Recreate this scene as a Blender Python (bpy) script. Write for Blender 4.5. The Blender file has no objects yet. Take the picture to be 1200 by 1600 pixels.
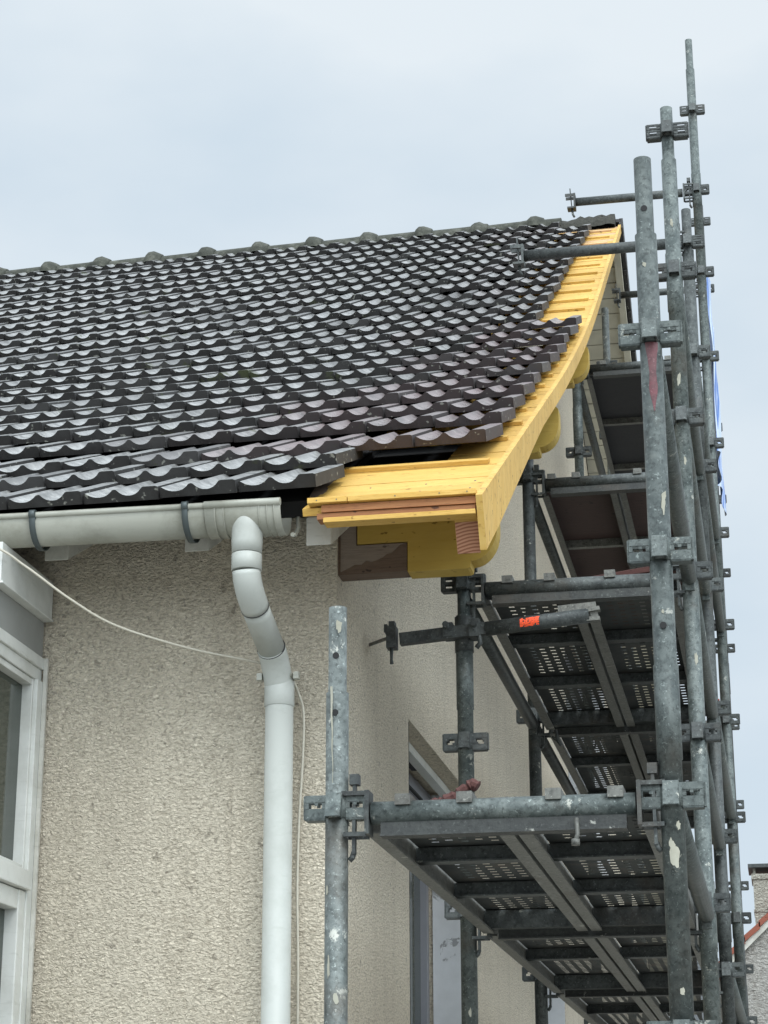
import bpy, bmesh, math, random
from mathutils import Vector, Matrix
random.seed(7)
C = bpy.context.scene
col = C.collection
R = math.radians

# ------------------------------------------------------------------ camera
PITCH, ROLL, YAW = 0.3212, -0.0021, 0.186
cam_d = bpy.data.cameras.new("camera")
cam_d.sensor_fit = 'HORIZONTAL'; cam_d.sensor_width = 36.0; cam_d.lens = 3214.76/1200*36
cam_d.clip_start = 0.05; cam_d.clip_end = 2000
cam = bpy.data.objects.new("camera", cam_d); col.objects.link(cam)
F = Vector((-math.sin(YAW)*math.cos(PITCH), math.cos(YAW)*math.cos(PITCH), math.sin(PITCH)))
Rt = Vector((math.cos(YAW), math.sin(YAW), 0)); U = Rt.cross(F)
R2 = Rt*math.cos(ROLL)+U*math.sin(ROLL); U2 = -Rt*math.sin(ROLL)+U*math.cos(ROLL)
m = Matrix((R2, U2, -F)).transposed().to_4x4(); m.translation = Vector((0.1957, -4.2212, -0.8032))
cam.matrix_world = m
C.camera = cam

# ------------------------------------------------------------------ light
SUN_EL, SUN_AZ = R(48), R(152)      # azimuth measured clockwise from +Y: behind the camera, a little left
w = bpy.data.worlds.new("World"); C.world = w; w.use_nodes = True
nt = w.node_tree; nt.nodes.clear()
N = lambda t, **k: (lambda n: ([setattr(n, a, b) for a, b in k.items()], n)[1])(nt.nodes.new(t))
L = nt.links.new
out = N('ShaderNodeOutputWorld'); bg = N('ShaderNodeBackground'); bg.inputs[1].default_value = 1.0
sky = N('ShaderNodeTexSky'); sky.sky_type = 'NISHITA'; sky.sun_disc = False
sky.sun_elevation = SUN_EL; sky.sun_rotation = SUN_AZ; sky.dust_density = 3
skys = N('ShaderNodeMix', data_type='RGBA', blend_type='MULTIPLY'); skys.inputs[0].default_value = 1
L(sky.outputs[0], skys.inputs[6]); skys.inputs[7].default_value = (0.10, 0.10, 0.10, 1)
tc = N('ShaderNodeTexCoord')
nz = N('ShaderNodeTexNoise'); nz.inputs['Scale'].default_value = 3.2; nz.inputs['Detail'].default_value = 5; nz.inputs['Roughness'].default_value = .5
mp = N('ShaderNodeMapping'); mp.inputs['Scale'].default_value = (1, 1, 2.2); mp.inputs['Location'].default_value = (2.3, .4, .8)
L(tc.outputs['Generated'], mp.inputs[0]); L(mp.outputs[0], nz.inputs[0])
cr = N('ShaderNodeValToRGB'); cr.color_ramp.elements[0].position = .36; cr.color_ramp.elements[1].position = .62
cr.color_ramp.elements[0].color = (.66, .77, .865, 1); cr.color_ramp.elements[1].color = (.82, .895, .95, 1)
L(nz.outputs[0], cr.inputs[0])
# cloud brightness raised out of view round the sun, added to lift the walls
sd = Vector((math.sin(SUN_AZ)*math.cos(SUN_EL), math.cos(SUN_AZ)*math.cos(SUN_EL), math.sin(SUN_EL)))
dot = N('ShaderNodeVectorMath', operation='DOT_PRODUCT'); L(tc.outputs['Generated'], dot.inputs[0]); dot.inputs[1].default_value = sd
mr = N('ShaderNodeMapRange'); mr.inputs[1].default_value = 0.25; mr.inputs[2].default_value = 1; mr.inputs[3].default_value = 1.0; mr.inputs[4].default_value = 4.2
L(dot.outputs['Value'], mr.inputs[0])
br = N('ShaderNodeVectorMath', operation='SCALE'); L(cr.outputs[0], br.inputs[0]); L(mr.outputs[0], br.inputs['Scale'])
mixs = N('ShaderNodeMix', data_type='RGBA'); mixs.inputs[0].default_value = 0.05
L(br.outputs[0], mixs.inputs[6]); L(skys.outputs[2], mixs.inputs[7])
L(mixs.outputs[2], bg.inputs[0]); L(bg.outputs[0], out.inputs[0])
sl = bpy.data.lights.new("sun", 'SUN'); sl.energy = 1.0; sl.angle = R(25); sl.color = (1, .96, .9)
so = bpy.data.objects.new("sun", sl); col.objects.link(so)
so.rotation_euler = (-sd).to_track_quat('-Z', 'Y').to_euler()
C.view_settings.view_transform = 'Standard'; C.view_settings.look = 'None'
C.view_settings.exposure = 0.0; C.view_settings.gamma = 1.0
C.render.resolution_x = 768; C.render.resolution_y = 1024

# ------------------------------------------------------------------ materials
def mat(name, base, rough=.7, metal=0, build=None, spec=.5):
    M = bpy.data.materials.new(name); M.use_nodes = True
    t = M.node_tree; b = t.nodes['Principled BSDF']
    b.inputs['Base Color'].default_value = (*base, 1); b.inputs['Roughness'].default_value = rough
    b.inputs['Metallic'].default_value = metal; b.inputs['Specular IOR Level'].default_value = spec
    if build: build(t, b)
    return M
def tn(t, typ, **k):
    n = t.nodes.new(typ)
    for a, v in k.items(): setattr(n, a, v)
    return n
def coords(t, scale=(1, 1, 1), rot=(0, 0, 0)):
    c = tn(t, 'ShaderNodeTexCoord'); mpp = tn(t, 'ShaderNodeMapping')
    mpp.inputs['Scale'].default_value = scale; mpp.inputs['Rotation'].default_value = rot
    t.links.new(c.outputs['Object'], mpp.inputs[0]); return mpp.outputs[0]
def noise(t, v, scale, detail=4, rough=.55, dist=0):
    n = tn(t, 'ShaderNodeTexNoise'); n.inputs['Scale'].default_value = scale; n.inputs['Detail'].default_value = detail
    n.inputs['Roughness'].default_value = rough; n.inputs['Distortion'].default_value = dist
    t.links.new(v, n.inputs[0]); return n.outputs[0]
def ramp(t, fac, stops, interp='LINEAR'):
    r = tn(t, 'ShaderNodeValToRGB'); r.color_ramp.interpolation = interp; e = r.color_ramp.elements
    while len(e) < len(stops): e.new(.5)
    for i, (p, c) in enumerate(stops):
        e[i].position = p; e[i].color = (*c, 1) if len(c) == 3 else c
    t.links.new(fac, r.inputs[0]); return r.outputs[0]
def mix(t, fac, a, b, mode='MIX'):
    n = tn(t, 'ShaderNodeMix', data_type='RGBA', blend_type=mode)
    for s, v in ((0, fac), (6, a), (7, b)):
        if hasattr(v, 'links'): t.links.new(v, n.inputs[s])
        elif isinstance(v, (int, float)): n.inputs[s].default_value = v
        else: n.inputs[s].default_value = (*v, 1)
    return n.outputs[2]
def bump(t, b, h, strength=.5, dist=.01, prev=None):
    n = tn(t, 'ShaderNodeBump'); n.inputs['Strength'].default_value = strength; n.inputs['Distance'].default_value = dist
    t.links.new(h, n.inputs['Height'])
    if prev: t.links.new(prev, n.inputs['Normal'])
    t.links.new(n.outputs[0], b.inputs['Normal']); return n.outputs[0]
G = lambda v: (v, v, v)

def b_stucco(base, dark, sc=1.0):
    def f(t, b):
        v = coords(t)
        wv = coords(t, (1, 1, 1.7))
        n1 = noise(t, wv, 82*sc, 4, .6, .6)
        n2 = noise(t, v, 190*sc, 2, .6)
        big = noise(t, v, 1.1, 4)
        pit_shade = ramp(t, n1, [(.34, G(0)), (.53, G(1))])  # shade of the pits painted into the colour, from the bump's own noise
        c = mix(t, pit_shade, dark, base)
        c = mix(t, ramp(t, big, [(.35, G(0)), (.7, G(.45))]), c, tuple(x*.74 for x in base))
        # faint washed-down streaks
        st = noise(t, coords(t, (7, 7, .5)), 1.6, 4)
        c = mix(t, ramp(t, st, [(.50, G(0)), (.80, G(.20))]), c, (.30, .245, .175))
        sp_ = noise(t, v, 34, 2, .5)
        c = mix(t, ramp(t, sp_, [(.66, G(0)), (.72, G(.5))]), c, (.20, .17, .13))
        t.links.new(c, b.inputs['Base Color'])
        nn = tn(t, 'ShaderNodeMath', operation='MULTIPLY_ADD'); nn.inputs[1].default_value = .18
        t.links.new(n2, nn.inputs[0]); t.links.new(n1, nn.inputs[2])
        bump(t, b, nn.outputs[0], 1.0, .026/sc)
    return f
def b_steel(base, hi, paint=.0, rust=0.):
    def f(t, b):
        v0 = coords(t); oi = tn(t, 'ShaderNodeObjectInfo')
        vv = tn(t, 'ShaderNodeVectorMath', operation='ADD'); t.links.new(v0, vv.inputs[0]); vs = tn(t, 'ShaderNodeVectorMath', operation='SCALE')
        cb = tn(t, 'ShaderNodeCombineXYZ')
        for q in range(3): t.links.new(oi.outputs['Random'], cb.inputs[q])
        t.links.new(cb.outputs[0], vs.inputs[0]); vs.inputs['Scale'].default_value = 37; t.links.new(vs.outputs[0], vv.inputs[1]); v = vv.outputs[0]
        n1 = noise(t, v, 20, 7, .72, .4)
        c = mix(t, ramp(t, n1, [(.36, G(0)), (.64, G(1))]), base, hi)
        sp = noise(t, v, 85, 4, .7)
        c = mix(t, ramp(t, sp, [(.50, G(0)), (.66, G(.65))]), c, tuple(x*.35 for x in base))
        fl = noise(t, v, 120, 3, .7)
        c = mix(t, ramp(t, fl, [(.60, G(0)), (.68, G(.55))]), c, tuple(min(.5, x*2.2) for x in hi))
        if paint:
            n3 = noise(t, v, 13, 8, .75, .3)
            c = mix(t, ramp(t, n3, [(.655-paint*.035, G(0)), (.685-paint*.035, G(.85))]), c, (.42, .42, .37))
        n4 = noise(t, v, 4, 5, .65)
        c = mix(t, ramp(t, n4, [(.56, G(0)), (.70, G(.55+rust))]), c, (.075, .060, .045))
        br_ = tn(t, 'ShaderNodeMapRange'); br_.inputs[3].default_value = .72; br_.inputs[4].default_value = 1.15; t.links.new(oi.outputs['Random'], br_.inputs[0])
        sc_ = tn(t, 'ShaderNodeVectorMath', operation='SCALE'); t.links.new(c, sc_.inputs[0]); t.links.new(br_.outputs[0], sc_.inputs['Scale']); c = sc_.outputs[0]
        t.links.new(c, b.inputs['Base Color'])
        rr = ramp(t, n1, [(.3, G(.42)), (.7, G(.66))]); t.links.new(rr, b.inputs['Roughness'])
        bump(t, b, sp, .5, .002)
    return f
def b_wood(a, c2, dk, axis=(1, 14, 14), sc=7., fine=.6, rot=(0, 0, 0)):
    def f(t, b):
        v = coords(t, axis, rot)
        n1 = noise(t, v, sc, 6, .62, .8)
        c = mix(t, ramp(t, n1, [(.3, G(0)), (.72, G(1))]), a, c2)
        n2 = noise(t, v, sc*4, 3, .6)
        c = mix(t, ramp(t, n2, [(.53, G(0)), (.70, G(fine))]), c, dk)
        ob = tn(t, 'ShaderNodeObjectInfo'); c = mix(t, ramp(t, ob.outputs['Random'], [(0, G(0)), (1, G(.35))]), c, tuple(x*.80 for x in dk))
        gr = noise(t, coords(t, (1.3, 1.3, 1.3)), 2.2, 3)
        c = mix(t, ramp(t, gr, [(.45, G(0)), (.7, G(.5))]), c, tuple(x*.72 for x in a))
        kn = noise(t, coords(t, (5, 9, 9)), 5, 2)
        c = mix(t, ramp(t, kn, [(.665, G(0)), (.70, G(.85))]), c, tuple(x*.45 for x in dk))
        t.links.new(c, b.inputs['Base Color']); bump(t, b, n2, .3, .003)
    return f
def b_endgrain(t, b):
    c = tn(t, 'ShaderNodeTexCoord'); wv = tn(t, 'ShaderNodeTexWave', wave_type='RINGS', rings_direction='Y')
    mpp = tn(t, 'ShaderNodeMapping'); mpp.inputs['Location'].default_value = (.53, 0, -.70)
    t.links.new(c.outputs['Object'], mpp.inputs[0]); t.links.new(mpp.outputs[0], wv.inputs[0])
    wv.inputs['Scale'].default_value = 38; wv.inputs['Distortion'].default_value = 1.2; wv.inputs['Detail'].default_value = 3
    t.links.new(ramp(t, wv.outputs[1], [(.1, (.20, .075, .035)), (.8, (.38, .19, .11))]), b.inputs['Base Color'])
def b_tile(t, b):
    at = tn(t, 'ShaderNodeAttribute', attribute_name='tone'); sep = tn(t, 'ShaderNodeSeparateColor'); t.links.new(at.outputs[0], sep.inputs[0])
    v = coords(t)
    n1 = noise(t, v, 22, 6, .7)
    film_sheen = mix(t, ramp(t, n1, [(.35, G(0)), (.7, G(1))]), (.17, .17, .166), (.42, .415, .40))  # weathered film with the troughs' sky sheen painted in
    face_shade = mix(t, n1, (.006, .0056, .0052), (.022, .019, .017))  # near-black front faces, their shade painted into the colour
    c = mix(t, sep.outputs[2], face_shade, film_sheen)
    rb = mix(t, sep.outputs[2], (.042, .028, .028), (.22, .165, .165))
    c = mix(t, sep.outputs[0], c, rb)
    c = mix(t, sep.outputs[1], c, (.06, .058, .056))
    ms = noise(t, v, 3.6, 6, .75)
    c = mix(t, ramp(t, ms, [(.61, G(0)), (.66, G(.85))]), c, (.040, .048, .012))
    wet = noise(t, v, 9, 5, .7)
    c = mix(t, ramp(t, wet, [(.50, G(0)), (.70, G(.7))]), c, (.03, .03, .029))
    li = noise(t, v, 48, 2, .5)
    c = mix(t, ramp(t, li, [(.66, G(0)), (.71, G(.7))]), c, (.30, .30, .26))
    t.links.new(c, b.inputs['Base Color'])
    rr = tn(t, 'ShaderNodeMapRange'); rr.inputs[3].default_value = .14; rr.inputs[4].default_value = .36
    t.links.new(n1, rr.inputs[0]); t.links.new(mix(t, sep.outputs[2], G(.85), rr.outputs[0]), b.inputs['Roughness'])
    bump(t, b, noise(t, v, 120, 3), .3, .002)
def b_ridge(t, b):
    v = coords(t); n = noise(t, v, 14, 6, .7)
    t.links.new(ramp(t, n, [(.3, (.012, .014, .008)), (.5, (.038, .040, .028)), (.72, (.11, .11, .088))]), b.inputs['Base Color'])
    bump(t, b, n, .6, .01)
def b_pvc(base, dirt=.35):
    def f(t, b):
        v = coords(t); n = noise(t, v, 5, 6, .7); n2 = noise(t, coords(t, (1, 1, 6)), 12, 4)
        c = mix(t, ramp(t, n, [(.45, G(0)), (.75, G(dirt))]), base, tuple(x*.5 for x in (base[0], base[1]*.98, base[2]*.88)))
        c = mix(t, ramp(t, n2, [(.60, G(0)), (.8, G(dirt*.6))]), c, (.20, .20, .16))
        t.links.new(c, b.inputs['Base Color'])
    return f
def b_reveal(t, b):
    v = coords(t); n = noise(t, v, 5.5, 6, .6, .5); n2 = noise(t, v, 26, 4)
    c = mix(t, ramp(t, n2, [(.3, G(0)), (.8, G(.5))]), (.62, .63, .64), (.50, .51, .51))
    c = mix(t, ramp(t, n, [(.64, G(0)), (.65, G(.7))]), c, (.17, .17, .165))
    t.links.new(c, b.inputs['Base Color']); bump(t, b, ramp(t, n, [(.63, G(1)), (.65, G(0))]), .5, .004)
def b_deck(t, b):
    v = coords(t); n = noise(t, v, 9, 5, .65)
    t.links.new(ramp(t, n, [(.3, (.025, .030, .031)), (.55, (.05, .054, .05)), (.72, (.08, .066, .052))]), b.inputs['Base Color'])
def b_clad(t, b):
    v = coords(t); s = tn(t, 'ShaderNodeSeparateXYZ'); t.links.new(v, s.inputs[0])
    n = noise(t, v, 7, 4); 
    t.links.new(ramp(t, n, [(.3, (.40, .38, .31)), (.7, (.52, .50, .41))]), b.inputs['Base Color'])
def b_ground(t, b):
    v = coords(t); n = noise(t, v, 30, 6, .7); n2 = noise(t, v, .6, 4)
    c = mix(t, n2, (.30, .285, .26), (.40, .385, .35)); c = mix(t, ramp(t, n, [(.4, G(0)), (.7, G(.6))]), c, (.15, .145, .135))
    t.links.new(c, b.inputs['Base Color']); bump(t, b, n, .5, .02)

M = dict(
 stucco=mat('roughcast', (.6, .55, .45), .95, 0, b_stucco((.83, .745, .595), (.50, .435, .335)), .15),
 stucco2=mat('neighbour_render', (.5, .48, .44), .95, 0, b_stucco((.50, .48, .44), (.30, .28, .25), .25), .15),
 steel=mat('galvanised_steel', (.2, .21, .2), .55, .35, b_steel((.055, .068, .065), (.15, .17, .16), .9)),
 steel_in=mat('galvanised_steel_light', (.2, .21, .2), .55, .35, b_steel((.078, .090, .084), (.18, .20, .19), 1.6)),
 steel_dk=mat('dark_steel', (.1, .1, .1), .6, .3, b_steel((.035, .040, .039), (.095, .105, .10), .5)),
 rustst=mat('rusty_steel', (.1, .06, .04), .8, .1, b_steel((.07, .055, .045), (.12, .10, .09), 0, .3)),
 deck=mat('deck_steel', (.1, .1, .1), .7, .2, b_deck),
 decklt=mat('deck_rail_steel', (.2, .2, .2), .6, .2, b_steel((.10, .10, .088), (.19, .19, .17), .6)),
 beamdk=mat('beam_steel', (.03, .03, .03), .8, 0, b_steel((.018, .020, .018), (.055, .060, .055), .5)),
 ply=mat('plywood', (.1, .06, .05), .8, 0, b_wood((.055, .030, .026), (.085, .048, .040), (.03, .02, .018))),
 plydk=mat('plywood_dark', (.02, .02, .025), .8, 0, b_wood((.015, .016, .02), (.03, .03, .034), (.01, .01, .012))),
 wood=mat('new_pine', (.7, .45, .1), .6, 0, b_wood((.62, .37, .075), (.71, .47, .140), (.36, .175, .028), fine=.8), .3),
 woodpk=mat('new_pine_pinkish', (.7, .45, .2), .6, 0, b_wood((.62, .40, .22), (.70, .47, .24), (.44, .25, .12)), .3),
 woodside=mat('new_pine_side', (.7, .45, .1), .6, 0, b_wood((.60, .36, .08), (.70, .48, .16), (.34, .165, .03), (3, 9, 1.2), 3.2, .8, (-.5, 0, 0)), .3),
 purl=mat('treated_timber', (.5, .35, .05), .6, 0, b_wood((.44, .30, .06), (.52, .37, .09), (.33, .20, .035), (1, 3, 6), 3, .35), .3),
 woodred=mat('raw_timber_edge', (.4, .18, .08), .8, 0, b_wood((.32, .13, .05), (.42, .20, .08), (.12, .05, .03))),
 endgrain=mat('end_grain', (.4, .2, .1), .8, 0, b_endgrain),
 oldwood=mat('old_timber', (.1, .07, .05), .85, 0, b_wood((.13, .085, .055), (.20, .14, .10), (.05, .03, .02))),
 oldpaint=mat('flaking_paint_timber', (.2, .16, .12), .85, 0, b_wood((.22, .175, .135), (.28, .23, .185), (.12, .09, .07))),
 whitewood=mat('old_white_paint', (.5, .5, .45), .8, 0, b_pvc((.50, .49, .44), 1.)),
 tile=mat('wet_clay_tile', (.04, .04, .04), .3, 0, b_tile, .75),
 ridge=mat('mossy_ridge_tile', (.1, .1, .08), .8, 0, b_ridge),
 mortar=mat('dark_mortar', (.03, .03, .025), .95, 0, b_wood((.022, .022, .018), (.06, .058, .045), (.01, .01, .008), (9, 9, 9))),
 gutter=mat('gutter_pvc', (.5, .5, .46), .4, 0, b_pvc((.37, .37, .315), .9)),
 pipe=mat('pipe_pvc', (.6, .6, .58), .45, 0, b_pvc((.44, .455, .42), .4)),
 rubber=mat('dark_seal', (.03, .03, .03), .6),
 bracket=mat('dark_bracket', (.07, .085, .085), .5, .3, None),
 frame=mat('white_window_frame', (.6, .6, .57), .5, 0, b_pvc((.60, .61, .575), .5)),
 greypanel=mat('grey_panel', (.3, .3, .29), .6, 0, b_pvc((.27, .275, .26), .3)),
 shutter=mat('shutter_grey', (.2, .2, .22), .4, .2, b_pvc((.27, .275, .30), .2)),
 dark=mat('dark_void', (.012, .012, .012), .8),
 glass=mat('window_glass', (.035, .045, .035), .08, 0, None, .6),
 reveal=mat('grey_peeling_paint', (.4, .4, .4), .8, 0, b_reveal),
 clad=mat('cream_cladding', (.5, .47, .38), .8, 0, b_clad, .2),
 cable=mat('cream_cable', (.48, .45, .37), .6),
 paintspl=mat('dried_cream_paint', (.42, .40, .32), .8, 0, b_pvc((.35, .34, .275), .8)),
 orange=mat('orange_paint', (.9, .09, .02), .6),
 redpaint=mat('red_paint', (.11, .018, .025), .7, 0, b_steel((.12, .022, .03), (.10, .05, .052), 1.5)),
 redtile=mat('red_clay_tile', (.30, .08, .045), .8, 0, b_wood((.25, .07, .04), (.36, .11, .06), (.12, .04, .03))),
 tarp=mat('blue_plastic_sheet', (.12, .3, .7), .35, 0, None),
 tarpw=mat('white_plastic_sheet', (.75, .78, .82), .35, 0, None),
 rag=mat('brown_rag', (.13, .05, .04), .9, 0, b_wood((.08, .028, .024), (.13, .055, .045), (.03, .012, .012))),
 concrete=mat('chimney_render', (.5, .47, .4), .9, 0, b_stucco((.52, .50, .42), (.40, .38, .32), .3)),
 ground=mat('gravel_ground', (.25, .24, .22), .95, 0, b_ground),
)
# blue sheet with white streaks
def b_tarp(t, b):
    n = noise(t, coords(t, (1, 3, .35)), 5, 3)
    t.links.new(ramp(t, n, [(.42, (.05, .16, .50)), (.55, (.55, .65, .80))]), b.inputs['Base Color'])
b_tarp(M['tarp'].node_tree, M['tarp'].node_tree.nodes['Principled BSDF'])

# ------------------------------------------------------------------ mesh helpers
class MB:
    def __init__(s): s.v = []; s.f = []; s.sm = []
    def quad(s, pts, smooth=False):
        i = len(s.v); s.v += [tuple(p) for p in pts]; s.f.append(tuple(range(i, i+len(pts)))); s.sm.append(smooth)
    def hexa(s, p):   # 8 corners: bottom 0-3, top 4-7
        i = len(s.v); s.v += [tuple(q) for q in p]
        for f in ((3, 2, 1, 0), (4, 5, 6, 7), (0, 1, 5, 4), (1, 2, 6, 5), (2, 3, 7, 6), (3, 0, 4, 7)):
            s.f.append(tuple(i+k for k in f)); s.sm.append(False)
        return s
    def box(s, x0, x1, y0, y1, z0, z1):
        return s.hexa([(x0, y0, z0), (x1, y0, z0), (x1, y1, z0), (x0, y1, z0), (x0, y0, z1), (x1, y0, z1), (x1, y1, z1), (x0, y1, z1)])
    def bar(s, a, b, wd, ht, up=(0, 0, 1)):   # rectangular bar between two points
        a = Vector(a); b = Vector(b); d = (b-a).normalized(); sd_ = d.cross(Vector(up)).normalized(); u = sd_.cross(d)
        P = []
        for q, e in ((a, 0), (b, 0)):
            P.append([q - sd_*wd/2 - u*ht/2, q + sd_*wd/2 - u*ht/2, q + sd_*wd/2 + u*ht/2, q - sd_*wd/2 + u*ht/2])
        A, B = P
        return s.hexa([A[0], A[1], B[1], B[0], A[3], A[2], B[2], B[3]])
    def rings(s, pts, radii, n=20, caps=True, smooth=True, axis=None):
        pts = [Vector(p) for p in pts]
        if not hasattr(radii, '__len__'): radii = [radii]*len(pts)
        base = len(s.v); prev = None
        for k, p in enumerate(pts):
            if k == 0: d = pts[1]-pts[0]
            elif k == len(pts)-1: d = pts[-1]-pts[-2]
            else:
                d = (pts[k+1]-pts[k]); e = (pts[k]-pts[k-1])
                if d.length < 1e-6: d = e
                elif e.length > 1e-6: d = d.normalized()+e.normalized()
            d = Vector(axis).normalized() if axis else d.normalized()
            if prev is None:
                a = d.orthogonal().normalized()
                if abs(d.z) > .9: a = Vector((0, -1, 0)); a = (a - d*a.dot(d)).normalized()
            else: a = (prev - d*prev.dot(d)).normalized()
            prev = a; b = d.cross(a)
            for i in range(n):
                t = 2*math.pi*i/n; s.v.append(tuple(p + (a*math.cos(t)+b*math.sin(t))*radii[k]))
        for k in range(len(pts)-1):
            for i in range(n):
                j = (i+1) % n
                s.f.append((base+k*n+i, base+k*n+j, base+(k+1)*n+j, base+(k+1)*n+i)); s.sm.append(smooth)
        if caps:
            s.f.append(tuple(base+i for i in reversed(range(n)))); s.sm.append(False)
            e = base+(len(pts)-1)*n; s.f.append(tuple(e+i for i in range(n))); s.sm.append(False)
        return s
    def tube(s, a, b, r, n=20, r2=None): return s.rings([a, b], [r, r2 or r], n)
    def hollow(s, a, b, r, wall=.003, n=24):   # open pipe showing its bore at end b
        a = Vector(a); b = Vector(b); d = (b-a).normalized()
        return s.rings([a, b, b-d*1e-5, b-d*.08], [r, r, r-wall, r-wall], n, axis=d)
    def prism(s, poly, fn, t0, t1):   # poly of 2D points, fn(p,t)->3D
        i = len(s.v); n = len(poly)
        for t in (t0, t1): s.v += [tuple(fn(p, t)) for p in poly]
        s.f.append(tuple(i+k for k in range(n))); s.sm.append(False)
        s.f.append(tuple(i+n+k for k in reversed(range(n)))); s.sm.append(False)
        for k in range(n):
            j = (k+1) % n; s.f.append((i+k, i+n+k, i+n+j, i+j)); s.sm.append(False)
        return s
    def data(s, name, material):
        me = bpy.data.meshes.new(name); me.from_pydata(s.v, [], s.f)
        me.polygons.foreach_set('use_smooth', s.sm)
        me.materials.append(material)
        bm = bmesh.new(); bm.from_mesh(me); bmesh.ops.recalc_face_normals(bm, faces=bm.faces); bm.to_mesh(me); bm.free()
        return me
    def build(s, name, material, parent=None, loc=(0, 0, 0), bevel=0):
        o = bpy.data.objects.new(name, s.data(name, material)); col.objects.link(o); o.location = loc
        if parent: o.parent = parent
        if bevel:
            md = o.modifiers.new('bevel', 'BEVEL'); md.width = bevel; md.segments = 2; md.limit_method = 'ANGLE'
        return o
def inst(me, name, parent, loc=(0, 0, 0), rz=0):
    o = bpy.data.objects.new(name, me); col.objects.link(o); o.parent = parent; o.location = loc; o.rotation_euler = (0, 0, rz); return o
def tag(o, label, cat, group=None, kind=None):
    o['label'] = label; o['category'] = cat
    if group: o['group'] = group
    if kind: o['kind'] = kind
    return o
def empty(name, loc, label, cat, group=None):
    o = bpy.data.objects.new(name, None); col.objects.link(o); o.location = loc; return tag(o, label, cat, group)

GZ = -2.42
# ------------------------------------------------------------------ ground
g = MB(); g.quad([(-700, -300, GZ), (700, -300, GZ), (700, 900, GZ), (-700, 900, GZ)])
o = g.build('ground', M['ground']); o['kind'] = 'structure'; o['label'] = 'pale gravel ground round the house'

# ------------------------------------------------------------------ roof frame
XV, YE, ZE, A1, A2, GA, TW, DE, DS, BK, EX = -0.5654, 1.0218, 1.0743, 0.4953, 0.5662, 0.3519, 0.2231, -0.0187, -0.0046, 13.8585, -0.0778
SB = (26-BK)*GA
def ANG(s):             # the roof sprockets out gently towards the eave
    t = max(0., min(1., (s-(SB-1.9))/3.8)); return A1+(A2-A1)*t*t*(3-2*t)
_tab = [(0., 0.)]
for _i in range(1000):
    _s = (_i+.5)*.01; _a = ANG(_s); _tab.append((_tab[-1][0]+.01*math.cos(_a), _tab[-1][1]+.01*math.sin(_a)))
def RF(u, s, n=0.):     # point on the roof: u along the eave, s up the slope, n off the surface
    a = ANG(s)
    if s <= 0 or s > 9.98: yy, zz = (s*math.cos(A1), s*math.sin(A1)) if s <= 0 else (_tab[998][0]+(s-9.98)*math.cos(A2), _tab[998][1]+(s-9.98)*math.sin(A2))
    else:
        f = s*100; i_ = int(f); f -= i_; yy = _tab[i_][0]*(1-f)+_tab[i_+1][0]*f; zz = _tab[i_][1]*(1-f)+_tab[i_+1][1]*f
    yy -= n*math.sin(a); zz += n*math.cos(a)
    return Vector((XV+u*math.cos(DE)-yy*math.sin(DS), YE+u*math.sin(DE)+yy*math.cos(DS), ZE+zz))
def SK(k): return (26-k)*GA+(EX if k < 26 else 0)
SR = 26*GA + EX - .10          # ridge
RID = RF(0, SR)
def UX(x, s):           # u for a world x at slope position s
    return (x - RF(0, s).x)/math.cos(DE)
def roofz(y, x=-1.0):
    s = (y-YE)/math.cos(A1)
    for _ in range(20):
        p = RF(UX(x, s), s); s += (y-p.y)/math.cos(A1 if s < SB else A2)
    return RF(UX(x, s), s).z

house = empty('house', (-6, 5, GZ), 'cream roughcast house with dark wet tiled roof and new yellow verge timber', 'house')
def part(mb, name, mt, loc=None, parent=None, bevel=0):
    p = parent or house
    o = mb.build(name, mt, None, (0, 0, 0), bevel)
    o.parent = p
    # world-space geometry under a parent that stands elsewhere
    base = Vector((0, 0, 0)); q = p
    while q is not None: base += q.location; q = q.parent
    o.matrix_parent_inverse = Matrix.Identity(4); o.location = -base
    return o

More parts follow.
